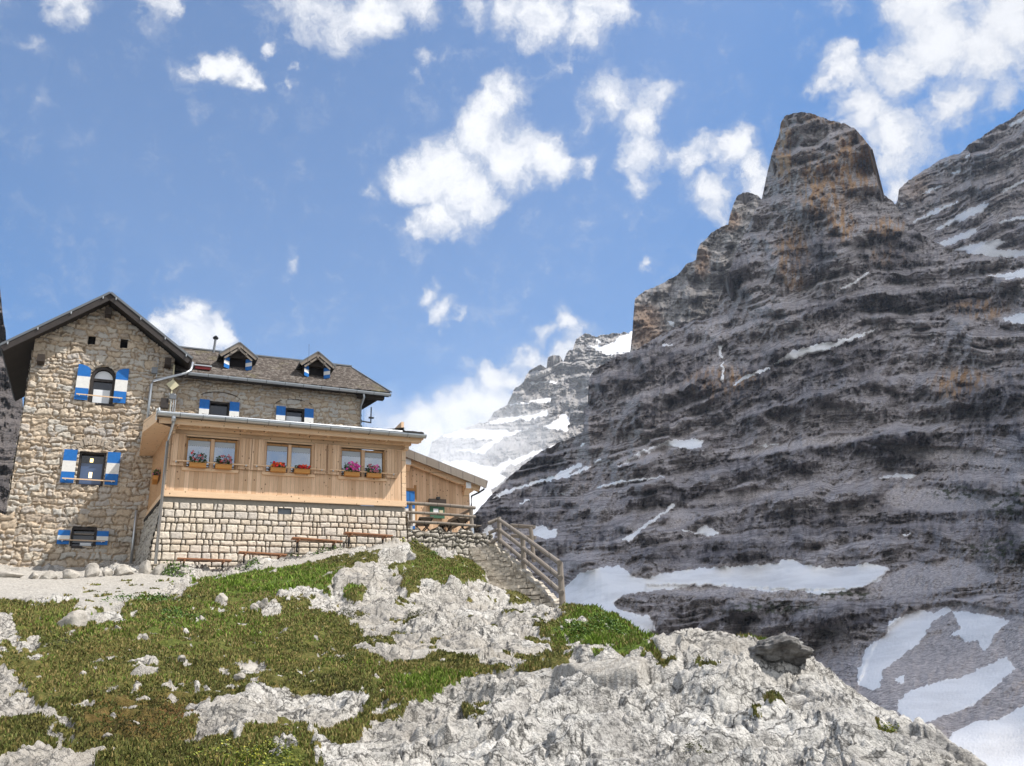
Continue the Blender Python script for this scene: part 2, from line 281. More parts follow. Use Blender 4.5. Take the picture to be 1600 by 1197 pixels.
# ------------------------------------------------------------------ mountains: relief surfaces with true distances
def relief(name, sil, ybot, x0, x1, nx, ny, ctrl, mtl, snow=(), snow_name='snow', M_s=None, dipfn=None, layers=((46, 1.), (17, .9), (7, .7)), rough_amp=1., jag=2.5, grad=.0014, paint=None, back=60., seed=3, warp=3.):
    X = np.linspace(x0, x1, nx); sx = np.array([p[0] for p in sil]); sy = np.array([p[1] for p in sil])
    yt = np.interp(X, sx, sy)+jag*fbm(X/14, X*0, 5, seed, .6)
    V = np.linspace(0, 1, ny)[:, None]; yb = ybot(X) if callable(ybot) else np.full(nx, float(ybot))
    PX = np.repeat(X[None], ny, 0); PY = np.maximum(yb[None]+V*(yt.min()-1-yb)[None], yt[None])   # rows stop at the crest
    cp = np.array([c[:2] for c in ctrl], float); cv = np.log(np.array([c[2] for c in ctrl], float))
    gx = np.linspace(x0, x1, 110); gy = np.linspace(yt.min()-5, yb.max()+5, 110); GX, GY = np.meshgrid(gx, gy)
    G = tps(cp, cv, np.stack([GX.ravel(), GY.ravel()], 1)).reshape(GX.shape)
    u = (PX-x0)/(x1-x0)*109; w_ = (PY-gy[0])/(gy[-1]-gy[0])*109; iu = np.clip(u.astype(int), 0, 108); iw = np.clip(w_.astype(int), 0, 108); u = u-iu; w_ = w_-iw
    lnD = (G[iw, iu]*(1-u)+G[iw, iu+1]*u)*(1-w_)+(G[iw+1, iu]*(1-u)+G[iw+1, iu+1]*u)*w_
    Y = -PY+dipfn(PX, PY) if dipfn else -PY                          # strata coordinate, growing upwards
    blk = np.floor(PX/47+1.1*fbm(PX/80, PY/90, 3, seed+6)); s = Y+12*fbm(PX/150, PY/110, 4, seed+5)+3.0*fbm(PX/30, PY/26, 3, seed+9)+9*(rnd(blk, blk*0, seed)-.5)
    disp = 0; band = 0
    for k, (L, a) in enumerate(layers):
        sw = s+L*.55*perlin(s/L*.45, PX*.0012+k*7, seed+20+k)
        ph = sw/L; i = np.floor(ph); t = ph-i; c = .45+.35*rnd(i, i*0, seed+k)
        shape = np.where(t < c, .12*t/c, .12+.88*sstep(0, 1, (t-c)/(1-c))); am = a*np.clip(.55+1.5*fbm(PX/75+k*3, PY/50, 3, seed+40+k), .05, 1.8)
        disp = disp+grad*L*am*(shape-t); band = band+am*L*sstep(.03, .12, t)*(t < c)/46
    gul = fbm(PX/42+PY*.006, PY/85, 4, seed+60, .55, True); gul = gul-gul.mean(); fl = fbm(PX/12+.1*PY/12, PY/14, 4, seed+70, .6, True); fl = fl-fl.mean(); fine = fbm(PX/6.5, PY/3.6, 4, seed+80, .68, True); fine = fine-fine.mean()
    disp = disp+grad*rough_amp*(-6.5*gul-2.3*fl-1.3*fine+9*fbm(PX/110, PY/110, 3, seed+90))
    wx = PX+warp*fbm(PX/9, PY/9, 4, seed+2, .6); wy = PY+warp*.8*fbm(PX/9+50, PY/9, 4, seed+4, .6)
    sm = np.zeros(PX.shape)
    for p in snow: sm[inpoly(wx, wy, p)] = 1
    if len(snow):                                                     # snow fills the hollows: smooth the rock below it
        soft = sm.copy()
        for _ in range(3): soft[1:-1, 1:-1] = (soft[1:-1, 1:-1]*2+soft[2:, 1:-1]+soft[:-2, 1:-1]+soft[1:-1, 2:]+soft[1:-1, :-2])/6
        def bl(a, r, ax):
            a = np.moveaxis(a, ax, 0); q = np.concatenate([a[:1]]*r+[a]+[a[-1:]]*r, 0).cumsum(0); q = np.concatenate([q[:1]*0, q], 0); n_ = 2*r+1
            return np.moveaxis((q[n_:]-q[:-n_])[:len(a)]/n_, 0, ax)
        lo = bl(bl(bl(bl(disp, 9, 0), 20, 1), 7, 0), 16, 1); soft = bl(bl(soft, 2, 0), 2, 1)
        disp = disp*(1-.96*soft)+.96*soft*(lo-.003+grad*rough_amp*(.8*fbm(PX/30, PY/16, 4, seed+95)+.12*fine))
    at = {k: np.zeros(PX.shape) for k in ('ochre', 'scree', 'wet', 'turf')}
    if paint: paint(at, PX, PY, wx, wy, t, band, gul, fl, seed)
    if 'scree_flat' in at: disp = disp*(1-.6*at['scree_flat'])+grad*.9*at['scree_flat']*fbm(PX/4, PY/3, 3, seed+97, .7)
    at['strata'] = s/2000+.6; D = np.exp(lnD+disp); dirs = pixel_ray(PX.ravel(), PY.ravel()).reshape(ny, nx, 3); P = dirs*D[..., None]
    rows = [P]; dn = dirs[-1].copy(); dn[:, 2] = 0                    # a back side that falls away behind the crest
    for k in range(1, 7): q = P[-1]+dn*(back*k); q[:, 2] = P[-1][:, 2]-back*.35*k**1.5; rows.append(q[None])
    P = np.concatenate(rows, 0); nr = P.shape[0]; F = grid_faces(nr, nx); ext = lambda a: np.concatenate([a]+[a[-1:]]*6, 0)
    at = {k: np.clip(ext(v), 0, 1) for k, v in at.items() if k != 'scree_flat'}
    smx = ext(sm).ravel(); isn = smx[F].mean(1) > .6; flatP = P.reshape(-1, 3)
    v, f, a = compact(flatP, F[~isn], at); o = np_mesh(name, v, f, [mtl], a); tag(o, kind='structure')
    if isn.any():
        v, f, a = compact(flatP, F[isn], {}); so = np_mesh(snow_name, v, f, [M_s or M_snow]); tag(so, kind='structure')
    return o
def blob(x, y, cx, cy, rx, ry): return np.clip(1-((x-cx)/rx)**2-((y-cy)/ry)**2, 0, 1)

SNOW1 = [flat(q) for q in (
 '872 942 880 920 905 896 930 888 965 883 976 890 985 898 1005 905 1022 900 1040 895 1088 888 1150 884 1215 880 1222 874 1240 874 1250 880 1290 887 1320 886 1356 879 1392 888 1384 898 1376 908 1340 920 1280 929 1240 922 1200 925 1150 918 1100 915 1050 920 1010 925 975 930 958 942 968 952 990 958 1014 962 1027 984 1005 992 960 965 930 952',
 '1208 570 1220 560 1240 548 1288 534 1304 534 1360 515 1374 512 1352 524 1320 536 1292 548 1256 556',
 '959 731 1000 705 1029 694 1045 687 1099 687 1096 699 1079 702 1046 696 1029 699 1000 713 976 725',
 '786 766 821 757 862 743 909 722 910 728 883 743 921 728 941 713 938 719 915 734 889 746 845 754 815 763 792 772 766 781',
 '967 846 991 830 1029 804 1049 788 1058 789 1029 810 1005 827 985 845', '1044 822 1068 828 1088 830 1104 820 1126 834 1108 838 1072 831',
 '926 762 956 754 979 750 1029 744 1046 741 1029 748 982 753 935 763', '1172 697 1216 692 1216 696 1184 699', '1372 746 1396 740 1438 742 1420 749 1396 745 1376 750',
 '1400 839 1428 831 1420 837', '1120 540 1128 538 1132 580 1130 596 1125 594 1128 564', '1292 420 1308 416 1322 419 1300 424', '1304 456 1336 438 1354 426 1360 426 1332 446',
 '1540 428 1584 426 1600 418 1700 414 1700 434 1560 435', '1564 498 1600 488 1700 480 1700 508 1584 506', '1032 536 1056 538 1036 544', '750 838 758 825 770 818 774 840 762 846',
 '827 830 848 819 856 827 872 826 869 841 842 841', '800 792 827 778 830 782', '868 773 891 769 880 774', '894 702 915 690 913 694', '1140 606 1160 588 1200 572 1204 576 1165 592',
 '1338 1050 1356 1010 1384 992 1390 968 1412 962 1440 952 1456 958 1484 947 1488 954 1456 972 1448 988 1432 1008 1400 1032 1380 1048 1376 1072 1364 1080 1340 1070',
 '1488 954 1536 958 1580 970 1560 984 1540 1018 1532 1016 1528 1000 1508 1004 1500 992 1480 996 1500 980',
 '1400 1100 1420 1080 1460 1066 1500 1058 1540 1040 1572 1026 1588 1044 1552 1076 1516 1104 1464 1124 1428 1136 1408 1120', '1400 1060 1416 1054 1412 1066 1400 1070',
 '1488 1144 1528 1126 1560 1124 1600 1102 1750 1040 1750 1300 1430 1250')]
CTRL1 = [(745,800,420),(760,900,330),(800,1000,230),(900,1100,150),(1000,1230,100),(850,700,520),(850,800,400),(860,900,300),(930,600,480),(930,700,430),(930,800,350),(930,900,250),(930,1000,200),
 (1000,550,520),(1050,515,560),(1050,650,440),(1050,750,380),(1050,850,300),(1050,920,245),(1050,950,232),(1050,1010,222),(1050,1100,160),(1150,400,620),(1150,500,540),(1150,650,430),(1150,880,270),(1150,930,235),(1150,1010,222),
 (1240,180,640),(1205,260,700),(1300,190,650),(1368,260,690),(1280,300,600),(1280,400,570),(1280,500,500),(1280,600,440),(1280,700,380),(1280,800,320),(1280,870,275),(1280,925,232),(1280,1000,220),(1330,1045,180),
 (1400,350,640),(1450,400,600),(1450,500,520),(1450,650,420),(1450,800,320),(1450,900,240),(1450,950,215),(1450,1000,190),(1400,1100,130),(1450,1200,95),
 (1600,420,560),(1600,550,450),(1600,700,350),(1600,850,240),(1600,930,200),(1600,1000,165),(1600,1100,125),(1600,1200,100),(1750,400,500),(1750,700,320),(1750,900,200),(1750,1100,110),(1750,1250,85),(1500,1250,80),(1200,1250,100)]
SIL1 = flat('690 850 720 820 745 800 766 775 798 743 845 705 912 675 912 643 919 629 916 596 932 576 967 554 991 548 1046 515 1080 502 1112 489 1119 484 1130 450 1150 395 1172 345 1190 312 1195 290 1200 266 1206 240 1217 212 1220 192 1226 182 1240 176 1264 176 1284 183 1304 190 1322 194 1336 202 1352 218 1364 236 1367 262 1369 286 1376 296 1384 306 1400 322 1416 340 1420 354 1452 374 1496 394 1540 399 1600 410 1650 425 1760 440')
def dip1(X, Y):
    up = sstep(900, 620, Y)                                           # beds rise to the right in the upper wall, lie flat below
    sp = 60*np.log1p(np.exp(np.clip((1330-X)/60, -30, 30)))
    return .38*sp*(.25+.75*up)-.08*60*np.log1p(np.exp(np.clip((X-1330)/60, -30, 30)))*up
def paint1(at, X, Y, wx, wy, t, band, gul, fl, seed):
    st = sstep(.0, 1.0, fbm(X/9, Y/24, 4, 501, .62)+.35*fbm(X/60, Y/40, 2, 502)+.25)
    wet = 0
    for b in ((990,600,110,75),(1050,590,90,60),(1230,555,140,40),(1270,585,110,40),(1190,620,110,30),(1320,555,70,30),(1140,650,60,30),(1350,480,120,26),(1480,470,160,24),(1270,380,46,60),(1400,400,60,50),(1300,700,110,22),(1180,730,100,22),(1080,780,120,20),(1250,820,140,26),(1100,860,180,22),(1400,700,160,30),(1500,780,150,30),(1560,640,90,60),(1330,960,90,26),(1160,960,120,18),(1560,830,60,60),(780,790,120,40),(850,740,60,30),(1150,440,24,70),(900,830,80,30),(1420,820,100,16)):
        wet = np.maximum(wet, blob(wx*1., wy, *b)**.6)
    at['wet'][:] = np.clip(wet*(.55+1.0*st)*(.45+.9*np.clip(band, 0, 1)), 0, 1)+.20*np.clip(band, 0, 1)*st
    oc = 0
    for b in ((1225,240,16,70),(1270,290,20,60),(1330,260,40,60),(1360,240,14,70),(1240,400,30,60),(1315,350,26,34),(1385,360,30,26),(1390,400,34,24),(1285,300,40,60),(1530,480,50,22),(1500,600,50,30),(1310,180,60,18),(1180,590,18,14),(1130,600,70,30)):
        oc = np.maximum(oc, blob(wx+8*fbm(X/12, Y/20, 3, 77), wy, *b)**.7)
    at['ochre'][:] = np.clip(oc*sstep(-.35, .3, fbm(X/6, Y/22, 4, 88, .6))*1.25, 0, 1)
    scr = np.zeros(X.shape)
    for p in ('1160 700 1290 680 1400 672 1330 690 1220 705 1130 720', '1070 790 1100 770 1180 762 1230 766 1180 780 1100 790', '960 728 1040 692 1056 700 1000 722', '1370 780 1400 758 1480 765 1560 770 1600 790 1500 800 1400 798', '1020 830 1060 795 1100 805 1060 826',
              '1380 900 1420 880 1500 870 1560 900 1480 920 1400 935 1340 925', '1340 1200 1340 1070 1370 1000 1420 950 1500 940 1600 960 1760 960 1760 1260 1340 1260', '1010 915 1150 915 1240 922 1360 920 1400 930 1300 940 1100 930 1010 925', '1340 690 1500 700 1600 720 1600 735 1450 720'):
        scr[inpoly(wx, wy, flat(p))] = 1
    for _ in range(4): scr[1:-1, 1:-1] = (scr[1:-1, 1:-1]*2+scr[2:, 1:-1]+scr[:-2, 1:-1]+scr[1:-1, 2:]+scr[1:-1, :-2])/6
    at['scree'][:] = scr*.9; at['scree_flat'] = scr; at['wet'] *= 1-scr
    tf = 0
    for b in ((1575,860,60,26),(1590,790,60,30),(1500,770,60,12),(1540,860,50,12),(1480,1010,0.1,.1),(1200,950,90,12),(1320,930,60,10)): tf = np.maximum(tf, blob(wx, wy, *b))
    at['turf'][:] = np.clip(tf*1.5, 0, 1)*sstep(-.1, .35, fbm(X/12, Y/7, 4, 99, .6))*.85
relief('mountain', SIL1, 1250, 700, 1745, 900, 900, CTRL1, M_wall, SNOW1, 'snow_field', M_snow, dip1, ((84, .85), (37, .85), (15, .75), (6.5, .55)), 1.5, 2.2, .0014, paint1)

def paint2(at, X, Y, wx, wy, t, band, gul, fl, seed):
    oc = 0
    for b in ((1010,505,30,34),(1098,410,14,30),(1140,345,20,20),(1020,530,40,20)): oc = np.maximum(oc, blob(wx, wy, *b)**.7)
    at['ochre'][:] = oc*.8; at['wet'][:] = .5*sstep(.4, .9, fbm(X/8, Y/60, 4, 33, .6, True)-.3)*blob(X, Y, 1070, 480, 60, 90)
relief('mountain', flat('980 560 985 548 988 520 990 490 992 466 1012 452 1030 446 1060 428 1074 412 1088 406 1089 392 1094 380 1120 358 1138 350 1140 338 1146 320 1152 306 1160 301 1168 300 1184 306 1190 312 1210 320 1260 330'), 700, 984, 1255, 260, 300,
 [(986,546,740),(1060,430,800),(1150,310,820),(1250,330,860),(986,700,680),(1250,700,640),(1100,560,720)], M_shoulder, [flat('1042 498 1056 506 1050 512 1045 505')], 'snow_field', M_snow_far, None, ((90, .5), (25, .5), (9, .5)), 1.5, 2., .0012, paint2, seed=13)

SNOW3 = [flat(q) for q in ('1420 348 1476 320 1504 312 1464 334 1426 350', '1450 364 1512 326 1550 312 1536 330 1480 354', '1464 380 1520 356 1532 354 1524 366 1476 386', '1484 390 1560 372 1576 378 1552 390 1620 390 1700 380 1700 404 1536 402',
 '1556 348 1620 330 1620 336 1564 350', '1522 272 1560 246 1620 216 1620 222 1552 254', '1500 250 1514 240 1514 246', '1476 274 1504 264 1500 270', '1403 318 1416 316 1410 322', '1440 300 1480 286 1482 289 1442 304', '1560 300 1600 280 1602 284 1566 304', '1575 195 1600 182 1602 186 1580 200')]
def paint3(at, X, Y, wx, wy, t, band, gul, fl, seed):
    at['wet'][:] = np.clip(.75*np.clip(band, 0, 1)*sstep(.0, .7, fbm(X/7, Y/40, 4, 35, .6)+.2), 0, 1)*sstep(1400, 1500, X)
    at['ochre'][:] = .4*blob(wx, wy, 1430, 290, 30, 30)
relief('mountain', flat('1380 330 1400 318 1403 310 1404 296 1412 288 1440 268 1458 258 1475 246 1500 240 1512 228 1536 212 1560 196 1580 186 1600 170 1650 150 1760 100'), 470, 1398, 1745, 320, 300,
 [(1403,310,1000),(1600,170,1100),(1750,100,1150),(1403,470,850),(1600,470,800),(1750,470,760),(1500,350,930)], M_wall, SNOW3, 'snow_field', M_snow_far, lambda X, Y: -.42*(X-1500), ((40, 1.2), (17, 1.1), (7, .8)), 1.2, 2., .0014, paint3, seed=23)

SNOW4 = [flat(q) for q in ('915 541 950 538 973 525 986 519 1010 510 1010 550 953 556 926 545', '792 633 827 627 862 621 859 629 827 630 795 634', '757 661 795 651 821 650 856 640 856 649 827 658 812 655 798 660 766 664',
 '687 683 722 671 780 670 801 675 830 667 815 675 792 681 777 690 757 710 707 703 742 702 772 687 734 686', '845 670 883 645 891 652 886 674 850 671', '640 730 675 722 728 719 772 731 798 716 804 722 780 740 792 746 766 769 800 775 800 800 700 840 640 840',
 '818 598 848 596 872 595 870 598 830 600', '860 565 870 556 880 562 872 566', '796 722 830 706 870 694 866 700 826 716 804 728', '932 528 938 536 934 540')]
def paint4(at, X, Y, wx, wy, t, band, gul, fl, seed):
    at['wet'][:] = .5*np.clip(band, 0, 1)*sstep(.1, .7, fbm(X/6, Y/30, 4, 35, .6)+.2)
relief('mountain', flat('640 800 655 760 668 715 675 690 690 681 722 670 736 665 758 660 766 655 772 643 780 640 792 632 804 608 812 603 818 596 827 579 836 574 845 569 851 574 854 576 856 558 864 555 874 556 880 566 886 550 890 544 894 547 900 532 915 520 924 524 932 525 950 522 970 521 985 518 1010 510'), 850, 642, 1008, 420, 380,
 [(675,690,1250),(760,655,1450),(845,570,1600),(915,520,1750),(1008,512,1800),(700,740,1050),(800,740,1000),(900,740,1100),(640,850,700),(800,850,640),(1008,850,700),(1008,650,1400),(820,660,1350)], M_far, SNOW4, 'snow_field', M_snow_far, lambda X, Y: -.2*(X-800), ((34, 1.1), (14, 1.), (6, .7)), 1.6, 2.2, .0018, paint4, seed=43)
relief('cliff', flat('-200 420 -60 430 -10 440 0 448 3 480 6 505 9 516 8 534 12 552 18 562 20 574 30 606 35 622 36 640 40 668 44 720 46 900'), 930, -190, 45, 170, 260,
 [(0,448,250),(45,640,262),(45,930,262),(-190,430,230),(-190,930,200),(0,700,225),(0,930,220)], M_near, (), 'snow', None, None, ((60, .8), (20, .8), (7, .6)), 1.4, 1.5, .0016, None, seed=53)


# ------------------------------------------------------------------ hut frame: X along the front, Y inwards, Z up
HAZ = radians(64.2); EX = np.array([sin(HAZ), cos(HAZ), 0]); EY = np.array([-cos(HAZ), sin(HAZ), 0]); HO = np.array([-13.2245, 30.2343, 7.8974]); HRZ = pi/2-HAZ
def loc(x, y, z=0.): return HO+EX*x+EY*y+np.array([0, 0, z])

# ------------------------------------------------------------------ the hill
GP = []
def gp(px, py, d): v = pixel_ray([px], [py])[0]*d; GP.append(tuple(v))
for q in [(0,1197,6.5),(200,1197,6.3),(400,1197,6.1),(600,1197,5.9),(800,1197,5.6),(1000,1197,5.4),(1200,1197,5.2),(1400,1197,5.2),(1500,1197,5.4),
 (0,1100,8.8),(250,1100,8.8),(500,1100,8.6),(700,1100,8.2),(900,1100,7.6),(1100,1100,7.2),(1250,1100,7.2),
 (0,1000,12.8),(250,1000,13),(500,1000,13.2),(600,1000,13.2),(700,1000,13),(780,1020,12),(860,1030,11.5),(920,1030,11.2),
 (960,1022,11.0),(1000,1006,10.7),(1050,998,10.4),(1100,1000,10.1),(1150,1006,9.9),(1200,1006,9.7),(1260,1012,9.4),(1330,1052,8.9),(1400,1104,8.2),(1450,1140,7.6),(1480,1168,7.0),(1510,1197,6.3),
 (0,945,19),(250,950,18),(500,945,18),(620,920,20),(700,905,21),(760,950,18),(820,960,19.5),(100,925,26),(100,900,33),(250,905,30),
 (330,902,31),(450,880,31),(560,862,31.5),(618,848,32),(740,880,29.0),(800,930,22.5),(700,875,27.5),
 (850,1000,14.5),(900,1005,14),(960,1010,14),(850,955,22.5),(900,960,21),(905,946,20.5),(950,955,18.5),(985,975,17),(1022,1003,15.5)]: gp(*q)
for x, y, z in [(-5.4,3.7,-1.95),(-.9,3.7,-1.9),(-9,3.7,-1.9),(-14,4,-2),(-9,1,-2.4),(1,-.7,-2.85),(3.3,-.7,-2.5),(5.2,-.7,-2.05),(7.7,-.7,-1.7),(9.6,-.5,-1.55),(13,.2,-2.0),(-.3,.3,-2.45),(0,6,-2),(9,6,-1.2),(-5,9,-2),(13,6,-1.0),(10.5,-.1,-2.05),(12,-.1,-2.2),(10,14,-3),(-5,16,-4)]:
    GP.append(tuple(loc(x, y, z)))
def gaz(a, d, z): a = radians(a); GP.append((sin(a)*d, cos(a)*d, z))
for q in [(5.6,24,1.0),(6.5,30,-1.5),(4,34,1.),(3.4,40,-.5),(9,24,-1.5),(12,22,-2.5),(8,40,-6),(14,30,-7),(20,20,-5),(18,14,-2.2),(24,13,-3),(28,11,-3.2),(33,9,-2.8),(40,8,-2.8),(50,7,-2.5),(60,6,-2.2),(25,22,-8),(35,18,-8),(45,14,-6.5),(60,12,-5),(-45,7,-.3),(-45,14,1.5),(-45,30,5),(-60,10,.4),(-60,30,5),
 (5,60,-14),(20,60,-20),(40,50,-22),(60,40,-18),(-10,70,-6),(-30,70,0),(-50,60,4),(0,1.5,-1.45),(-50,2,-1.4),(50,2,-1.6),(0,3.5,-.95),(25,3.5,-.9),(-25,3.5,-.9),(50,3.5,-1.4)]: gaz(*q)
GP = np.array(GP)
def ground_z(x, y): return tps(GP[:, :2], GP[:, 2], np.stack([np.ravel(x), np.ravel(y)], 1), 2e-3).reshape(np.shape(x))
GRASS = [flat(q) for q in (
 '-200 925 0 932 60 940 110 934 130 958 180 962 200 940 240 928 290 918 310 905 380 898 450 886 560 864 604 860 560 880 520 900 478 930 500 945 548 958 566 975 560 992 612 984 600 1004 552 1008 600 1022 700 1020 780 1030 860 1022 850 1030 770 1034 720 1050 690 1064 640 1078 585 1084 575 1076 480 1062 400 1066 350 1082 318 1098 300 1128 250 1140 160 1152 100 1140 64 1112 40 1070 10 1046 -200 1040',
 '-200 1098 0 1100 60 1112 96 1150 56 1178 30 1200 -200 1200','120 1230 160 1160 230 1140 300 1130 380 1150 430 1126 480 1142 500 1130 560 1110 640 1082 590 1112 560 1130 530 1152 500 1176 470 1230',
 '600 880 640 872 700 870 742 862 772 880 766 896 728 902 690 908 648 898','880 946 905 944 960 953 1000 985 1028 1004 990 1012 945 1016 905 1004 890 985 872 970','640 845 664 850 684 866 694 880 678 884 652 868',
 '570 1085 640 1052 706 1030 716 1044 696 1062 650 1082 600 1090','1190 1062 1216 1062 1224 1072 1196 1076','1170 1090 1206 1088 1212 1098 1178 1100',
 '1366 1108 1392 1120 1404 1146 1376 1130','820 984 856 994 896 1008 866 1014 836 1000','800 1018 880 1016 900 1024 840 1028','560 985 612 982 616 1000 574 1010','540 905 580 912 560 930 530 922','618 902 656 900 668 914 640 918','716 1078 780 1082 788 1092 740 1094',
 '790 918 822 922 828 934 806 936','836 968 872 972 890 990 868 996 846 984')]
BARE = [flat(q) for q in ('-20 960 24 962 30 990 8 1004 -20 1006','24 992 60 978 66 1002 42 1016 22 1010','96 962 134 964 130 974 98 974','126 930 190 944 196 966 158 972 124 960','-20 1040 30 1044 56 1076 84 1100 120 1116 118 1140 84 1130 60 1108 20 1078 -20 1080','366 1028 400 1022 424 1034 388 1042','300 962 316 958 318 976 302 976','286 972 298 972 296 988 284 986','404 942 430 938 444 952 420 958',
 '416 930 470 914 540 908 470 936','340 938 352 930 360 944 346 948','240 900 300 908 290 926 230 930','-20 1180 40 1160 90 1150 110 1172 60 1200 -20 1215','110 1150 150 1144 156 1170 118 1180')]
def hill_masks(PX, PY, x, y):
    sc = np.clip(7/np.hypot(x, y)*1.0, .3, 1.3); wx = PX+9*fbm(x*1.1, y*1.1, 5, 601, .6); wy = PY+5*fbm(x*1.3+9, y*1.3, 5, 602, .6)
    g = np.zeros(PX.shape)
    for p in GRASS: g[inpoly(wx, wy, p)] = 1
    for p in BARE: g[inpoly(wx, wy, p)] = 0
    n = fbm(x*1.7, y*1.7, 4, 603, .6); n_b = fbm(x*3.1, y*3.1, 4, 604, .65); g = np.where(((n < -.62) | (n_b < -.66)) & (g > 0), 0, g)
    rock = inpoly(PX, PY, flat('440 1230 560 1130 900 1040 1700 990 1700 1230'))
    g = np.where((n > np.where(rock, 9, .70)) & (g == 0) & (PY > 905) & ~inpoly(PX, PY, flat('-300 860 130 900 130 950 -300 935')), 1, g)
    return g
def build_hill():
    A = np.radians(np.concatenate([np.linspace(-62, -33, 70, endpoint=False), np.linspace(-33, 33, 1150, endpoint=False), np.linspace(33, 62, 70)]))
    Dd = np.concatenate([np.geomspace(1.6, 4.6, 50, endpoint=False), np.geomspace(4.6, 34, 820, endpoint=False), np.geomspace(34, 75, 90)])
    ca = np.linspace(A[0], A[-1], 120); cd = np.geomspace(1.6, 75, 120); CA, CDd = np.meshgrid(ca, cd); G = ground_z(np.sin(CA)*CDd, np.cos(CA)*CDd)
    AA, DD = np.meshgrid(A, Dd); u = (AA-ca[0])/(ca[-1]-ca[0])*119; w = np.log(DD/1.6)/np.log(75/1.6)*119; iu = np.clip(u.astype(int), 0, 118); iw = np.clip(w.astype(int), 0, 118); u -= iu; w -= iw
    z0 = (G[iw, iu]*(1-u)+G[iw, iu+1]*u)*(1-w)+(G[iw+1, iu]*(1-u)+G[iw+1, iu+1]*u)*w
    x = np.sin(AA)*DD; y = np.cos(AA)*DD; P = np.stack([x, y, z0], -1).reshape(-1, 3); PX, PY = to_pixel(P); PX = PX.reshape(x.shape); PY = PY.reshape(x.shape)
    g = hill_masks(PX, PY, x, y); gs = g.copy()
    for _ in range(3): gs[1:-1, 1:-1] = (gs[1:-1, 1:-1]*2+gs[2:, 1:-1]+gs[:-2, 1:-1]+gs[1:-1, 2:]+gs[1:-1, :-2])/6
    path = np.zeros(x.shape)
    for p in ('-300 870 0 885 250 895 300 905 240 925 180 945 130 952 110 932 0 930 -300 925', '640 1012 780 1014 800 1022 700 1024 640 1020', '370 905 420 880 560 858 640 845 640 856 560 866 430 888', '930 1030 1010 1020 1000 1050 930 1052 860 1040'): path[inpoly(PX+6*fbm(x, y, 3, 5), PY+3*fbm(x, y, 3, 6), flat(p))] = 1
    for _ in range(6): path[1:-1, 1:-1] = (path[1:-1, 1:-1]*2+path[2:, 1:-1]+path[:-2, 1:-1]+path[1:-1, 2:]+path[1:-1, :-2])/6
    # limestone: beds that dip, clefts, solution pits
    c, s_ = cos(radians(28)), sin(radians(28)); xr = x*c+y*s_; yr = -x*s_+y*c
    near = np.clip(DD/9, .5, 2.2); ext = sstep(44, 60, DD)
    wxr = xr+.25*fbm(xr*1.1, yr*1.1, 3, 620); wyr = yr+.3*fbm(xr*.9+5, yr*.9, 3, 621)
    big = fbm(wxr*.42, wyr*.62, 4, 622, .5, True)-.6; mid = fbm(wxr*1.7, wyr*2.7, 5, 623, .62, True)-.9
    bl_ = wyr*2.1+.6*fbm(wxr*.8, wyr*.8, 3, 631); ib = np.floor(bl_); tb = bl_-ib; steps = (np.where(tb < .78, tb/.78*.35, .35+.65*sstep(.78, 1, tb))-tb)
    pit = .8-fbm(wxr*6, wyr*8, 4, 624, .62, True); pit2 = -fbm(x*27, y*31, 3, 625, .6, True); blk2 = np.floor(wxr*1.9+.7*fbm(x*1.6, y*1.6, 3, 661)); blk3 = np.floor(wyr*3.0+.7*fbm(x*1.6, y*1.6, 3, 662)); facet = rnd(blk2.astype(int)*131+blk3.astype(int), blk2*0, 5)-.5
    c2, s2 = cos(radians(-24)), sin(radians(-24)); yq = -x*s2+y*c2; xq = x*c2+y*s2; q_ = yq*1.25+.55*fbm(xq*.55, yq*.7, 4, 671, .55)+.1*fbm(x*5, y*5, 3, 672); iq = np.floor(q_); tq = q_-iq; st2 = np.where(tq < .86, tq/.86*.2, .2+.8*sstep(.86, 1, tq))-tq
    rough = sstep(-.35, .45, fbm(x*.75, y*.95, 4, 673, .6)); rockz = -.17*big-.055*mid+.10*steps*(.4+rnd(ib, ib*0, 9))*near**.5+.13*st2*(.3+rnd(iq, iq*0, 19))*near**.5*rough+(.016*pit*near**.5+.0045*pit2*near)*(.2+.9*rough)+.12*facet*near**.5*sstep(-.2, .6, fbm(x*.6, y*.6, 3, 663))
    cl = np.abs(fbm(wxr*.9, wyr*1.5, 4, 626, .6)); rockz -= .12*sstep(.10, .0, cl)*sstep(-.2, .4, fbm(x*.5, y*.5, 2, 627))*near**.5
    outc = blob(PX, PY, 700, 900, 210, 75)**.5+blob(PX, PY, 640, 860, 70, 26); ridge = blob(PX, PY, 1150, 1010, 330, 60)
    rockz = rockz-.22*outc*(fbm(wxr*.55, wyr*.8, 4, 640, .5, True)-.2)+.05*ridge*fbm(x*1.6, y*1.6, 4, 641)
    grz = .06*fbm(x*1.3, y*1.3, 3, 628)+.06*fbm(x*3.1, y*3.6, 3, 629)+.014*fbm(x*14, y*14, 3, 630)-.01
    pz = .03*fbm(x*1.5, y*1.5, 3, 632)+.010*fbm(x*8, y*8, 4, 633, .6)
    gz = g.copy()
    for _ in range(14): gz[1:-1, 1:-1] = (gz[1:-1, 1:-1]*2+gz[2:, 1:-1]+gz[:-2, 1:-1]+gz[1:-1, 2:]+gz[1:-1, :-2])/6
    gz = np.clip(gz*1.25, 0, 1); z = z0+(rockz*(1-gz)+(grz-.04-.06*big)*gz)*(1-path)+pz*path; z = z-ext*0
    P = np.stack([x, y, z], -1).reshape(-1, 3)
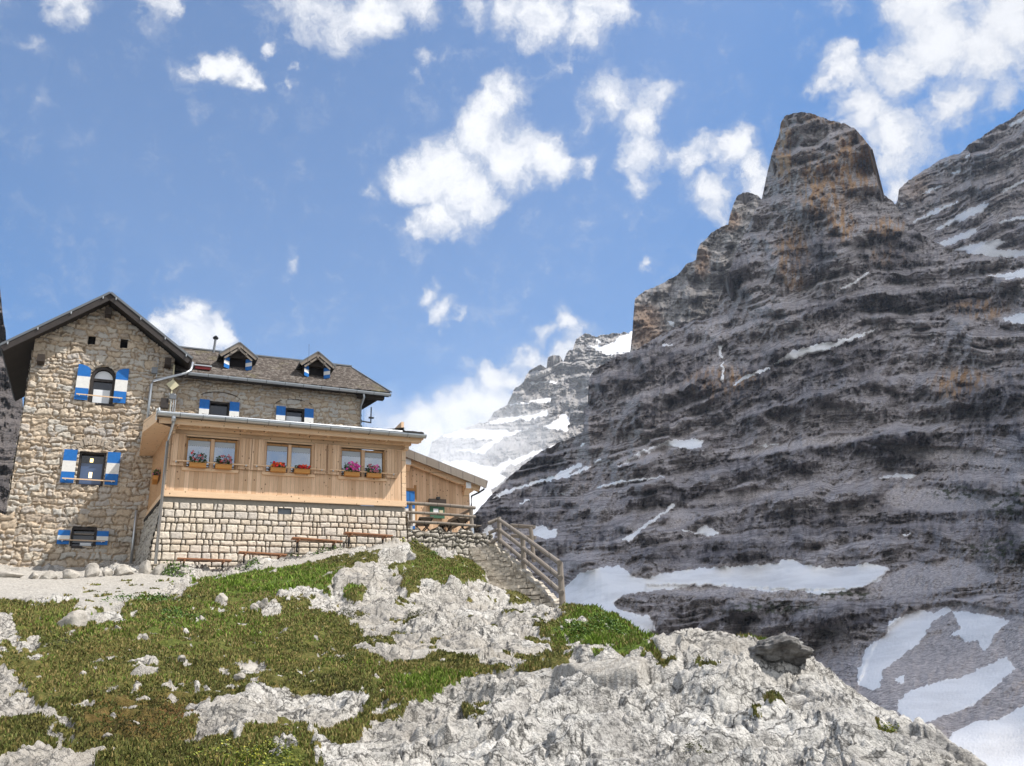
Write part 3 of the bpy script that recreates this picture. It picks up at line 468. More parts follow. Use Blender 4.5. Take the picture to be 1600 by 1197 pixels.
    red = np.clip(blob(PX, PY, 240, 1110, 150, 36)+.7*blob(PX, PY, 400, 1095, 90, 22)+.6*blob(PX, PY, 180, 1010, 60, 22)+.6*blob(PX, PY, 765, 872, 26, 14)+.5*blob(PX, PY, 60, 1160, 60, 30), 0, 1)
    lush = np.clip(blob(PX, PY, 430, 905, 200, 34)*1.2+blob(PX, PY, 950, 980, 110, 50)*1.6+blob(PX, PY, 660, 1060, 110, 30)+.6*blob(PX, PY, 700, 885, 110, 30)+.7*blob(PX, PY, 260, 970, 330, 46)+.35*blob(PX, PY, 420, 1020, 260, 40)*sstep(-.3, .5, fbm(x*.8, y*.8, 3, 655))+.5*blob(PX, PY, 420, 1180, 110, 40), 0, 1)
    lich = sstep(.0, .9, fbm(x*2.2, y*2.2, 4, 650, .6)); cav = np.clip(-mid*.9, 0, 1)*0
    slab = rough
    at = dict(grass=gs, path=path, red=red, lush=lush, lichen=lich, pale=np.clip(slab, 0, 1), warm=sstep(1.0, .0, blob(PX, PY, 1150, 1130, 620, 170)))
    o = np_mesh('hill', P, grid_faces(*x.shape), [M_hill], {k: v.ravel() for k, v in at.items()}); tag(o, kind='structure')
    return P, g, gs, lush, red, PX, PY, x.shape, DD
M_hill = mat('karst_limestone_and_turf', rough=.92, spec=.15); b = NB(M_hill)
n1 = b.noise(b.co(), 2.2, 9, .68); n2 = b.noise(b.co(), 14, 8, .7); n3 = b.noise(b.co((1, 1, 1)), 55, 4, .7); n0 = b.noise(b.co(), .5, 4, .5)
rk = b.ramp(n1, [(.28, (.22, .21, .195)), (.40, (.46, .44, .41)), (.52, (.62, .60, .56)), (.70, (.70, .68, .645))])
ro = b.rng(b.attr('pale'), 0, 1, .3, 1.); rk = b.mix(b.math('MULTIPLY', b.rng(n2, .38, .48, .85, 0), ro), rk, (.13, .125, .118)); rk = b.mix(b.rng(n3, .33, .45, .5, 0), rk, (.12, .115, .105))
rk = b.mix(b.math('MULTIPLY', b.attr('warm'), .55), rk, (.50, .42, .32), 'MULTIPLY') if False else b.mix(b.math('MULTIPLY', b.attr('warm'), b.rng(n0, .35, .65, .1, .6)), rk, (.40, .345, .27))
rk = b.mix(b.math('MULTIPLY', b.attr('lichen'), b.rng(n2, .5, .6, 0, .65)), rk, (.10, .10, .095))
gr = b.ramp(n2, [(.3, (.06, .045, .012)), (.5, (.105, .108, .028)), (.7, (.24, .17, .06))])
gr = b.mix(b.math('MULTIPLY', b.attr('lush'), .8), gr, b.ramp(n2, [(.3, (.035, .07, .008)), (.7, (.12, .19, .025))]))
gr = b.mix(b.math('MULTIPLY', b.attr('red'), b.rng(n1, .35, .6, .2, .9)), gr, (.13, .06, .022)); gr = b.mix(b.rng(n1, .56, .68, 0, .7), gr, (.05, .04, .015))
pt = b.mix(b.rng(n2, .35, .65), (.30, .275, .24), (.56, .53, .48)); pt = b.mix(b.rng(n3, .36, .5, .6, 0), pt, (.22, .20, .17))
vw = b.t.nodes.new('ShaderNodeVectorMath'); vw.operation = 'ADD'; b.l.new(b.co((1.5, 2.3, 2.0)), vw.inputs[0]); vs = b.t.nodes.new('ShaderNodeVectorMath'); vs.operation = 'SCALE'; vs.inputs['Scale'].default_value = .9; b.l.new(b.noise(b.co(), 3., 5, .6, col=True), vs.inputs[0]); b.l.new(vs.outputs[0], vw.inputs[1])
ck = b.vor(vw.outputs[0], 2.2, 'DISTANCE_TO_EDGE'); rk = b.mix(b.math('MULTIPLY', b.rng(ck, .0, .075, .95, 0), b.rng(n1, .40, .50, 0, 1)), rk, (.05, .047, .043)); ck2 = b.vor(vw.outputs[0], 6.5, 'DISTANCE_TO_EDGE'); rk = b.mix(b.math('MULTIPLY', b.rng(ck2, .0, .06, .45, 0), b.rng(n2, .44, .54, 0, 1)), rk, (.07, .066, .06))
n7 = b.noise(b.co((1, 1.6, 1.3)), 26, 6, .75); rk = b.mix(b.math('MULTIPLY', b.rng(n7, .39, .47, .8, 0), ro), rk, (.10, .096, .09)); rk = b.mix(b.math('MULTIPLY', b.rng(n0, .45, .62, 0, .5), ro), rk, (.25, .245, .24))
c = b.mix(b.attr('path'), rk, pt); gf = b.math('SMOOTH_MIN', b.rng(b.math('ADD', b.attr('grass'), b.math('MULTIPLY', b.math('SUBTRACT', n2, .5), 1.4)), .42, .58), 1., .01)
b.color(b.mix(gf, c, gr)); bp = b.bump(n2, .8, .045); b.bump(b.math('ADD', n3, b.math('MULTIPLY', b.rng(ck2, 0, .08), .6)), .7, .016, bp)
HP, HG, HGS, HLUSH, HRED, HPX, HPY, HSH, HDD = build_hill()
_bvh = None
def on_ground(x, y):
    """height of the built hill at (x, y)"""
    a = math.atan2(x, y); d = math.hypot(x, y)
    k = np.argmin(((HP[:, 0]-x)**2+(HP[:, 1]-y)**2)); return float(HP[k, 2])

# ------------------------------------------------------------------ grass: blades over the turf
M_blade = mat('grass_blades', rough=.7, spec=.2); b = NB(M_blade)
tn = b.attr('tone'); c = b.ramp(tn, [(0, (.055, .046, .014)), (.35, (.100, .122, .026)), (.55, (.27, .20, .08)), (.72, (.10, .15, .022)), (1., (.17, .26, .03))]); b.color(c)
M_blade.node_tree.nodes['Principled BSDF'].inputs['Transmission Weight'].default_value = 0
def build_grass(n=260000):
    w = (HGS.ravel() > .55)*(HPY.ravel() > 840)*(HPX.ravel() > -150)*(HPX.ravel() < 1720)*(HDD.ravel() < 34); w = w*(fbm(HP[:, 0]*1.5, HP[:, 1]*1.5, 4, 720, .6) > -.45+.0*HP[:, 0]); ids = np.flatnonzero(w)
    pick = RNG.choice(ids, n); P = HP[pick]+RNG.normal(0, .012, (n, 3))*[1, 1, 0]; d = HDD.ravel()[pick]; lu = HLUSH.ravel()[pick]; rd = HRED.ravel()[pick]
    cl = fbm(P[:, 0]*2.3, P[:, 1]*2.3, 3, 700); dry = fbm(P[:, 0]*.45, P[:, 1]*.6, 4, 710, .6); h = (.010+.020*RNG.random(n)+.028*np.clip(cl, 0, 1))*(.50+.045*d)*(1+.9*lu)*(1-.5*rd); wd = (.0014+.0008*d)*(.6+.8*RNG.random(n))
    an = RNG.random(n)*2*pi; le = RNG.random(n)*.9; a2 = RNG.random(n)*2*pi
    sx = np.cos(an)*wd; sy = np.sin(an)*wd; tx = np.cos(a2)*h*le; ty = np.sin(a2)*h*le
    b0 = P+np.stack([-sx, -sy, -.01+0*h], 1); b1 = P+np.stack([sx, sy, -.01+0*h], 1); m = P+np.stack([tx*.4, ty*.4, h*.6], 1); t = P+np.stack([tx, ty, h], 1)
    V = np.stack([b0, b1, m+np.stack([sx, sy, 0*h], 1)*.7, t], 1).reshape(-1, 3); F = (np.arange(n)[:, None]*4+np.array([0, 1, 2, 3])[None])
    tone = np.clip(.34+.18*cl+.30*dry*(1-lu)+RNG.normal(0, .15, n)+.45*lu-.1*rd, 0, 1); tone = np.where((RNG.random(n) < .07) & (lu < .5), .62, tone)
    o = np_mesh('grass', V, F, [M_blade], {'tone': np.repeat(tone, 4)}, smooth=False); tag(o, 'short alpine grass in patches between the pale rocks', 'grass', kind='stuff')
build_grass()

#@@HUT
# ------------------------------------------------------------------ hut materials
def m_masonry(name, stones, mortar, gap_dark, bumpd=.01):
    m = mat(name, rough=.9, spec=.15); b = NB(m); r = b.attr('stone'); j = b.attr('joint')
    n = b.noise(b.co(), 9, 7, .7); n2 = b.noise(b.co(), 40, 4, .7); n3 = b.noise(b.co(), 1.1, 4, .5)
    c = b.ramp(r, [(i/(len(stones)-1), s_) for i, s_ in enumerate(stones)]); c = b.mix(b.rng(n, .3, .7, .0, .6), c, b.mix(1., c, (.62, .60, .58), 'MULTIPLY'))
    c = b.mix(b.rng(n2, .34, .46, .5, 0), c, tuple(x*.4 for x in stones[0])); mo = b.mix(b.rng(n, .35, .65), mortar, tuple(x*.75 for x in mortar)); mo = b.mix(b.rng(n3, .3, .6, gap_dark, gap_dark*.4), mo, (.05, .042, .035))
    b.color(b.mix(j, c, mo)); b.bump(b.math('ADD', n, b.math('MULTIPLY', n2, .4)), .6, bumpd); return m
M_rubble = m_masonry('warm_rubble_masonry', [(.40, .34, .28), (.57, .46, .34), (.62, .53, .42), (.47, .44, .41), (.66, .55, .42), (.52, .50, .46), (.60, .54, .45)], (.54, .41, .28), .55, .03)
M_block = m_masonry('pale_block_masonry', [(.66, .58, .47), (.74, .65, .54), (.60, .55, .49), (.78, .70, .59), (.68, .58, .46)], (.10, .085, .06), .3)
M_dry = m_masonry('dry_stone', [(.40, .37, .33), (.52, .48, .42), (.46, .42, .36), (.58, .54, .47)], (.06, .055, .045), .5, .015)
def m_wood(name, base, dark, board=.13, axis=0, knots=True, rough=.65):
    m = mat(name, rough=rough, spec=.25); b = NB(m); s_ = b.sep(b.co()); ax = s_[axis]; bi = b.math('FLOOR', b.math('DIVIDE', ax, board))
    wn = b.t.nodes.new('ShaderNodeTexWhiteNoise'); wn.noise_dimensions = '1D'; b.l.new(bi, wn.inputs['W'])
    st = [1.6, 1.6, 1.6]; st = [(14, 14, 1.2), None, (1.2, 14, 14)][axis] if axis != 1 else (14, 1.2, 14)
    g = b.noise(b.co(st), 1.6, 5, .6, dist=.6); c = b.mix(b.rng(g, .3, .7), base, tuple(x*.74 for x in base)); c = b.mix(b.math('MULTIPLY', wn.outputs[0], .75), c, dark)
    if knots:
        k = b.vor(b.co((5.5, 5.5, 4.)), 1., 'F1'); c = b.mix(b.rng(k, .10, .16, .85, 0), c, (.10, .04, .015))
    e = b.math('ABSOLUTE', b.math('SUBTRACT', b.math('FRACT', b.math('DIVIDE', ax, board)), .5)); c = b.mix(b.rng(e, .455, .49, 0, .7), c, tuple(x*.3 for x in base))
    b.color(c); b.bump(b.math('ADD', b.math('MULTIPLY', b.rng(e, .44, .49, 1, 0), 1.), b.math('MULTIPLY', g, .3)), .5, .008); return m
M_larch = m_wood('larch_boards', (.84, .585, .385), (.46, .28, .155), .165); M_larchh = m_wood('larch_beam', (.85, .61, .40), (.72, .49, .30), .5, 2)
M_greyw = m_wood('weathered_wood', (.27, .235, .20), (.20, .165, .135), .6, 0, False, .85); M_darkw = m_wood('tarred_wood', (.055, .042, .034), (.035, .028, .024), .16, 1, False, .8)
M_frame = m_wood('window_wood', (.44, .25, .11), (.38, .20, .08), .7, 0, False); M_red = m_wood('bench_wood', (.38, .18, .09), (.30, .13, .065), .11, 2, False, .5)
M_barge = mat('dark_brown_board', (.042, .034, .031), .6); M_zinc = mat('zinc', (.50, .52, .54), .38, .75, .5); M_zincd = mat('dark_zinc', (.16, .17, .18), .45, .6, .5)
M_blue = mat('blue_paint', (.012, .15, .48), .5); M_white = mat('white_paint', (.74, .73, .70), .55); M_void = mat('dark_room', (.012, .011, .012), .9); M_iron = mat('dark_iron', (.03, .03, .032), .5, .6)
for m_, sc_n in ((M_blue, .25), (M_white, .18), (M_barge, .4)):
    b = NB(m_); c0 = tuple(m_.node_tree.nodes['Principled BSDF'].inputs['Base Color'].default_value)[:3]; b.color(b.mix(b.rng(b.noise(b.co(), 9, 5, .6), .35, .7, 0, sc_n*2), c0, tuple(x*.6 for x in c0)))
M_conc = mat('concrete', (.30, .27, .22), .9); b = NB(M_conc); b.color(b.mix(b.noise(b.co(), 12, 5, .6), (.20, .18, .15), (.36, .33, .28)))
M_redm = mat('red_metal', (.20, .02, .02), .4); M_yel = mat('pale_yellow_paint', (.55, .50, .33), .5); M_green = mat('green_board', (.04, .12, .07), .6); M_box = mat('planter_larch', (.52, .24, .06), .6)
M_glass = mat('window_glass', (.05, .065, .085), .03, 0, .8); gn = M_glass.node_tree; gl = gn.nodes.new('ShaderNodeBsdfGlossy'); gl.inputs['Roughness'].default_value = .03; gl.inputs['Color'].default_value = (.9, .95, 1, 1)
gm = gn.nodes.new('ShaderNodeMixShader'); gm.inputs[0].default_value = .30; gn.links.new(gn.nodes['Principled BSDF'].outputs[0], gm.inputs[1]); gn.links.new(gl.outputs[0], gm.inputs[2]); gn.links.new(gm.outputs[0], gn.nodes['Material Output'].inputs[0])
M_dglass = mat('dark_glass', (.012, .015, .022), .05, 0, .8); M_lace = mat('lace', (.72, .74, .76), .8)
M_shing = mat('wood_shingle_roof', rough=.9, spec=.15); b = NB(M_shing); r = b.attr('stone'); n = b.noise(b.co(), 16, 6, .7); n0 = b.noise(b.co(), .6, 4, .6)
c = b.ramp(r, [(0, (.085, .072, .064)), (.35, (.135, .115, .102)), (.7, (.18, .156, .14)), (1, (.23, .21, .19))]); c = b.mix(b.rng(n, .3, .6, .5, 0), c, (.05, .04, .035)); c = b.mix(b.rng(n0, .60, .72, 0, .6), c, (.20, .185, .07))
b.color(b.mix(b.attr('joint'), c, (.03, .025, .02))); b.bump(n, .5, .02)

# ------------------------------------------------------------------ masonry sheets with real relief
def cells(u, v, hmin, hmax, wmin, wmax, seed, jit=0.):
    """coursed stones: returns (course, stone, distance to the nearest joint)"""
    r = np.random.default_rng(seed); ys = [v.min()-1]
    while ys[-1] < v.max()+1: ys.append(ys[-1]+r.uniform(hmin, hmax))
    ys = np.array(ys); ci = np.clip(np.searchsorted(ys, v)-1, 0, len(ys)-2); y0 = ys[ci]; y1 = ys[ci+1]
    sid = np.zeros(u.shape, int); d = np.minimum(v-y0, y1-v)
    for c in np.unique(ci):
        m = ci == c; xs = [u.min()-1-r.uniform(0, wmax)]
        while xs[-1] < u.max()+1: xs.append(xs[-1]+r.choice([r.uniform(wmin, wmax), r.uniform(wmin*.5, wmin)], p=[.8, .2]))
        xs = np.array(xs); k = np.clip(np.searchsorted(xs, u[m])-1, 0, len(xs)-2); dx = np.minimum(u[m]-xs[k], xs[k+1]-u[m]); dy = d[m]
        rad = .045; q = np.hypot(np.maximum(rad-dx, 0), np.maximum(rad-dy, 0)); d[m] = np.where(q > 0, rad-q, np.minimum(dx, dy)); sid[m] = k+c*977
    return ci, sid, d
def stone_sheet(name, mtl, org, ud, vd, w, h, step, style, parent, keep=None, seed=1, shape=None, depth=.05, hole=None, flare=None):
    """sheet in the plane org+u*ud+v*vd, relief along the outward normal; keep(u,v) -> bool per face centre"""
    ud = np.array(ud, float); vd = np.array(vd, float); nrm_ = np.cross(ud, vd); nrm_ /= np.linalg.norm(nrm_); nu = int(w/step)+1; nv = int(h/step)+1
    u, v = np.meshgrid(np.linspace(0, w, nu), np.linspace(0, h, nv)); su = seed*13.7
    if style == 'rubble':
        wu = u+.075*fbm(u*2.2+su, v*2.2, 3, seed, .6)*1.3; wv = v+.085*fbm(u*1.5, v*1.9+su, 3, seed+1, .55)*1.2
        ci, sid, d = cells(wu, wv, .12, .31, .18, .58, seed); d = d+.028*fbm(u*9, v*9, 3, seed+3, .6)
        hgt = sstep(.0, .05, d)*depth*(.35+1.0*rnd(sid, sid*0, 3))+.024*fbm(u*6, v*7, 4, seed+4, .7)+.02*fbm(u*1.3, v*1.3, 3, seed+6); j = 1-sstep(.006, .034, d)
    elif style == 'block':
        wu = u+.02*fbm(u*3+su, v*3, 3, seed); wv = v+.022*fbm(u*1.2, v*3+su, 3, seed+1)
        ci, sid, d = cells(wu, wv, .17, .33, .20, .50, seed); d = d+.006*fbm(u*14, v*14, 2, seed+3)
        hgt = sstep(.004, .045, d)**.6*depth+.010*fbm(u*9, v*9, 4, seed+4, .6)*(d > .03); j = 1-sstep(.008, .022, d)
    elif style == 'dry':
        wu = u+.10*fbm(u*2+su, v*2, 3, seed, .6); wv = v+.12*fbm(u*1.6, v*2+su, 3, seed+1, .6); ci, sid, d = cells(wu, wv, .13, .27, .16, .42, seed); d = d+.012*fbm(u*9, v*9, 3, seed+3)
        hgt = sstep(.0, .06, d)*depth*(.5+.8*rnd(sid, sid*0, 3))+.015*fbm(u*8, v*8, 4, seed+4, .6); j = 1-sstep(.006, .03, d)
    else:  # shingles
        wv = v+.012*fbm(u*3, v*3, 2, seed); ci, sid, d = cells(u, wv, .145, .155, .09, .17, seed); t = (wv/.15)%1; ci2 = np.floor(wv/.15); ui = np.floor((u+.06*ci2+.02*perlin(u*5, ci2))/.115); sid = (ui+ci2*531).astype(int)
        fr = ((u+.06*ci2+.02*perlin(u*5, ci2))/.115)%1; hgt = (1-t)*.035+.012*rnd(sid, sid*0, 5)+.02*fbm(u*.8, v*.8, 3, seed); j = np.where((t > .90) | (fr < .06), .8, 0.)
    fl = flare(u, v) if flare else 0
    P = np.array(org, float)+u[..., None]*ud+v[..., None]*vd+(hgt+fl)[..., None]*nrm_
    F = grid_faces(nv, nu); at = {'stone': rnd(sid, sid*0, 8), 'joint': j}
    P = P.reshape(-1, 3)
    if keep is not None: cu = u.ravel()[F].mean(1); cv_ = v.ravel()[F].mean(1); F = F[keep(cu, cv_)]
    if nrm_ is not None: pass
    P, F, at = compact(P, F, at); o = np_mesh(name, P, F, [mtl], at); o.parent = parent; return o

hut = empty('mountain_hut', tuple(HO), HRZ); tag(hut, 'alpine refuge of warm rubble stone with a larch clad dining room and blue white shutters', 'mountain hut')
GX, GY, GZT = (1, 0, 0), (0, 1, 0), (0, 0, 1)
# --- stone gable tower
TX0, TX1, TY, TZ0 = -5.40, .05, 3.9, -3.0
def gable_top(X): return np.where(X < -2.84, 9.35+.78*(X+2.84), 9.35-.76*(X+2.84))
def arch(X, Z, cx, w, z0, zs):
    return (np.abs(X-cx) < w/2) & (Z > z0) & ((Z < zs) | ((X-cx)**2+(Z-zs)**2 < (w/2)**2))
def tkeep(u, v):
    X = TX0+u; Z = TZ0+v; k = Z < gable_top(X)
    k &= ~arch(X, Z, -2.67, .94, 4.78, 5.98); k &= ~((np.abs(X+2.69) < .50) & (Z > 1.26) & (Z < 2.66)); k &= ~arch(X, Z, -2.64, .92, -1.22, -.62+0*Z) | (Z > -.42)
    for hx, hz in ((-3.31, 7.58), (-2.05, 7.58)): k &= ~((np.abs(X-hx) < .15) & (np.abs(Z-hz) < .20))
    return k
stone_sheet('tower_wall', M_rubble, (TX0, TY, TZ0), GX, GZT, TX1-TX0, 12.6, .028, 'rubble', hut, tkeep, 4, depth=.075, flare=lambda u, v: 0*u)
stone_sheet('side_wall', M_rubble, (TX0, 9.2, TZ0), (0, -1, 0), GZT, 9.2-TY, 9.9, .05, 'rubble', hut, None, 5, depth=.06)
stone_sheet('side_wall', M_rubble, (TX1, TY, TZ0), (0, 1, 0), GZT, .62, 9.6, .04, 'rubble', hut, None, 6, depth=.05)
stone_sheet('buttress', M_rubble, (-8.6, 3.62, -3), GX, GZT, 3.6, 3.9, .035, 'rubble', hut, lambda u, v: (v < 1.2+.62*np.clip(u-.4, 0, 9)+.14*np.sin(u*9)) & (v < 3.3), 7, depth=.09)
mb = MB(); mb.box((-8.5, 3.72, -3), (-5.1, 4.6, -1.6), M_conc); mb.build('buttress_core', hut)
# arches of long stones over the windows
def voussoirs(cx, r, z, n, a0, a1, ln, parent, seed):
    rr = random.Random(seed); mb = MB()
    for i in range(n):
        a = radians(a0+(a1-a0)*(i+.5)/n); ww = r*radians(a1-a0)/n*.44; d = Vector((cos(a), 0, sin(a))); t = Vector((-sin(a), 0, cos(a))); L = ln*rr.uniform(.75, 1.25); c = Vector((cx, TY-.05-rr.uniform(0, .04), z))+d*r
        p = [c-t*ww, c+t*ww, c+t*ww*1.25+d*L, c-t*ww*1.25+d*L]; mb.prism([tuple(q) for q in p], (0, .12, 0), M_arch)
    mb.build('arch', parent, bevel=.012)
M_arch = mat('arch_stone', rough=.9); b = NB(M_arch); b.color(b.mix(b.noise(b.co(), 5, 6, .7), (.26, .22, .18), (.46, .39, .31))); b.bump(b.noise(b.co(), 18, 5, .7), .6, .015)
voussoirs(-2.67, .52, 5.98, 13, 0, 180, .24, hut, 1); voussoirs(-2.69, 1.0, 1.95, 11, 45, 135, .30, hut, 2); voussoirs(-2.64, .9, -1.15, 11, 50, 130, .26, hut, 3)

def shutter(name, par, x0, x1, z0, z1, y, cols, cuts, slant=0, archside=0, ang=0., th=.035):
    """board shutter with painted bands; cuts: heights (fractions) between colours; opened by ang about its inner edge"""
    mb = MB(); zs = [z0+(z1-z0)*c for c in ([0]+list(cuts)+[1])]
    for k, m in enumerate(cols):
        a, c = zs[k], zs[k+1]
        if archside and k == len(cols)-1:
            w = x1-x0; pts = [(x0, y, a), (x1, y, a)]; n = 7; hh = c-a
            q = [(x0+(w*i/n), y, a+(hh-.42*w*1.2)+.42*w*1.2*sqrt(max(0, 1-((1-i/n) if archside > 0 else i/n)**2))) for i in range(n+1)]
            mb.prism(pts+q[::-1], (0, th, 0), m)
        else: mb.box((x0, y, a), (x1, y+th, c), m)
    o = mb.build(name, par)
    return o
def bar_of(par, x0, x1, z, y):
    mb = MB(); mb.bar((x0, y, z), (x1, y, z-.02), .03, .045, M_larchh)
    for x in (x0+.12, x1-.12): mb.box((x-.02, y-.03, z-.07), (x+.02, y+.09, z-.02), M_zinc)
    mb.build('bar', par)
# arched window
w = MB(); cx, zb, zs_, hw = -2.67, 4.78, 5.98, .47; n = 14
def ring(hw_, dz, y0, y1, m, mbb, z_low):
    o_ = [(cx-hw_, z_low), (cx-hw_, zs_)]+[(cx-hw_*cos(pi*i/n), zs_+hw_*sin(pi*i/n)) for i in range(1, n)]+[(cx+hw_, zs_), (cx+hw_, z_low)]
    i_ = [(cx-(hw_-dz), z_low), (cx-(hw_-dz), zs_)]+[(cx-(hw_-dz)*cos(pi*i/n), zs_+(hw_-dz)*sin(pi*i/n)) for i in range(1, n)]+[(cx+(hw_-dz), zs_), (cx+(hw_-dz), z_low)]
    for k in range(len(o_)-1): mbb.add([(o_[k][0], y0, o_[k][1]), (o_[k+1][0], y0, o_[k+1][1]), (i_[k+1][0], y0, i_[k+1][1]), (i_[k][0], y0, i_[k][1]), (o_[k][0], y1, o_[k][1]), (o_[k+1][0], y1, o_[k+1][1]), (i_[k+1][0], y1, i_[k+1][1]), (i_[k][0], y1, i_[k][1])], [(0, 1, 2, 3), (4, 7, 6, 5), (3, 2, 6, 7), (0, 4, 5, 1)], m)
M_rev = M_barge
ring(.56, .20, TY+.02, TY+.30, M_rev, w, 4.72); w.box((-3.2, TY-.06, 4.70), (-2.14, TY+.3, 4.79), M_rev); w.box((-3.05, TY+.12, 5.82), (-2.29, TY+.2, 5.93), M_rev)
win = w.build('window', hut, label='arched window with blue and white shutters under the gable')
w = MB(); w.box((-3.1, TY+.2, 4.76), (-2.24, TY+.22, 6.5), M_dglass); w.build('pane', win)
w = MB(); w.box((-2.99, TY+.145, 4.86), (-2.36, TY+.155, 5.45), M_lace); w.build('curtain', win); w = MB(); w.prism([(cx-.36*cos(pi*i/10), TY+.15, 5.93+.38*sin(pi*i/10)) for i in range(11)], (0, .01, 0), M_lace); w.build('curtain', win)
shutter('shutter', win, -3.66, -3.17, 4.84, 6.42, TY-.14, [M_blue, M_white, M_blue], (.33, .66), archside=-1); shutter('shutter', win, -2.20, -1.72, 4.84, 6.42, TY-.14, [M_blue, M_white, M_blue], (.33, .66), archside=1)
bar_of(win, -3.6, -1.85, 5.06, TY-.19)
def sq_window(cx, z0, z1, hw, sx0, sx1, sz0, sz1, y, par, cuts=(.33, .66), glow=False, label=None, curtain=True, sw=.48, bar=True, cols=None):
    w = MB(); f = .09
    w.box((cx-hw-.05, y+.02, z0-.04), (cx-hw+f, y+.28, z1+.04), M_rev); w.box((cx+hw-f, y+.02, z0-.04), (cx+hw+.05, y+.28, z1+.04), M_rev); w.box((cx-hw+f, y+.02, z1-f), (cx+hw-f, y+.28, z1+.04), M_rev); w.box((cx-hw+f, y-.05, z0-.04), (cx+hw-f, y+.28, z0+f*.6), M_rev)
    win = w.build('window', par, label=label); w = MB(); w.box((cx-hw+f, y+.2, z0), (cx+hw-f, y+.22, z1-f), M_dglass); w.build('pane', win)
    cols = cols or [M_blue, M_white, M_blue]
    shutter('shutter', win, sx0, sx0+sw, sz0, sz1, y-.13, cols, cuts); shutter('shutter', win, sx1-sw, sx1, sz0, sz1, y-.13, cols, cuts)
    if bar: bar_of(win, sx0+.06, sx1-.1, sz0+.16, y-.18)
    return win
w2 = sq_window(-2.69, 1.24, 2.68, .50, -3.74, -1.66, 1.30, 2.68, TY, hut)
M_lamp = mat('lit_ceiling_lamp', (.8, .7, .4), .5); M_lamp.node_tree.nodes['Principled BSDF'].inputs['Emission Color'].default_value = (1, .72, .3, 1); M_lamp.node_tree.nodes['Principled BSDF'].inputs['Emission Strength'].default_value = 1.2
w = MB(); w.box((-2.78, TY+.185, 2.28), (-2.66, TY+.195, 2.44), M_lamp); w.build('lamp', w2); w = MB(); w.box((-2.76, TY+.185, 1.62), (-2.64, TY+.195, 1.86), M_lamp); w.build('lamp', w2)
M_blueglass = mat('blue_pane', (.06, .10, .20), .08, 0, .8); w = MB(); w.box((-3.08, TY+.188, 1.34), (-2.30, TY+.194, 2.22), M_blueglass); w.build('lower_pane', w2)
w3 = sq_window(-2.66, -1.24, -.45, .46, -3.55, -1.76, -1.15, -.6, TY, hut, cuts=(.30, .62), sw=.42, label='low cellar window with small shutters')
w = MB(); w.box((-3.1, TY+.1, -.72), (-2.2, TY+.14, -.67), M_greyw); w.box((-2.75, TY+.1, -1.16), (-2.35, TY+.19, -1.04), M_lace); w.build('crossbar', w3)
for hx, hz in ((-3.31, 7.58), (-2.05, 7.58)):
    mb = MB(); mb.box((hx-.19, TY+.24, hz-.24), (hx+.19, TY+.3, hz+.24), M_void); mb.box((hx-.17, TY-.0, hz-.22), (hx-.14, TY+.26, hz+.22), M_rubble); mb.box((hx+.14, TY-.0, hz-.22), (hx+.17, TY+.26, hz+.22), M_rubble); mb.build('vent_hole', hut)
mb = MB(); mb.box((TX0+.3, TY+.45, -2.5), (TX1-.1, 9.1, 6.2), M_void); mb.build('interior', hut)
# tower roof
mb = MB(); ax, az_ = -2.79, 9.57; y0, y1 = 3.08, 9.6
L0, L1 = (-6.50, 6.60), (.72, 6.92)
for (x, z), m in ((L0, 1), (L1, -1)):
    d = Vector((x-ax, 0, z-az_)).normalized(); nn = Vector((-d.z, 0, d.x))
    if nn.z < 0: nn = -nn
    a = Vector((ax, y0+.04, az_)); e = Vector((x, y0+.04, z))
    mb.prism([tuple(a-nn*.10), tuple(e-nn*.10), tuple(e-nn*.02), tuple(a-nn*.02)], (0, y1-y0, 0), M_darkw); mb.prism([tuple(a-nn*.02), tuple(e-nn*.02), tuple(e+nn*.05), tuple(a+nn*.05)], (0, y1-y0, 0), M_shing)
rf = mb.build('tower_roof', hut)
mb = MB()
for (x, z) in (L0, L1):
    d = Vector((x-ax, 0, z-az_)).normalized(); nn = Vector((-d.z, 0, d.x)); nn = nn if nn.z > 0 else -nn; a = Vector((ax, y0, az_)); e = Vector((x, y0, z))
    mb.prism([tuple(a-nn*.27+d*0), tuple(e-nn*.27), tuple(e+nn*.0), tuple(a+nn*.0)], (0, .05, 0), M_barge); mb.prism([tuple(a-nn*.02+Vector((0, -.03, 0))), tuple(e-nn*.02+Vector((0, -.03, 0))), tuple(e+nn*.07+Vector((0, -.03, 0))), tuple(a+nn*.07+Vector((0, -.03, 0)))], (0, .10, 0), M_zincd)
    for t in (.08, .38, .68, .94):
        p = a+(e-a)*t-nn*.06; mb.box((p.x-.02, y0-.06, p.z-.05), (p.x+.02, y0, p.z+.05), M_zinc)
mb.build('bargeboard', rf)
for (bx, bz) in ((-5.05, 6.42), (-2.80, 8.9), (-.22, 6.85)):
    mb = MB(); mb.box((bx-.13, 3.42, bz-.18), (bx+.13, 4.2, bz+.14), M_darkw); mb.build('purlin', rf)
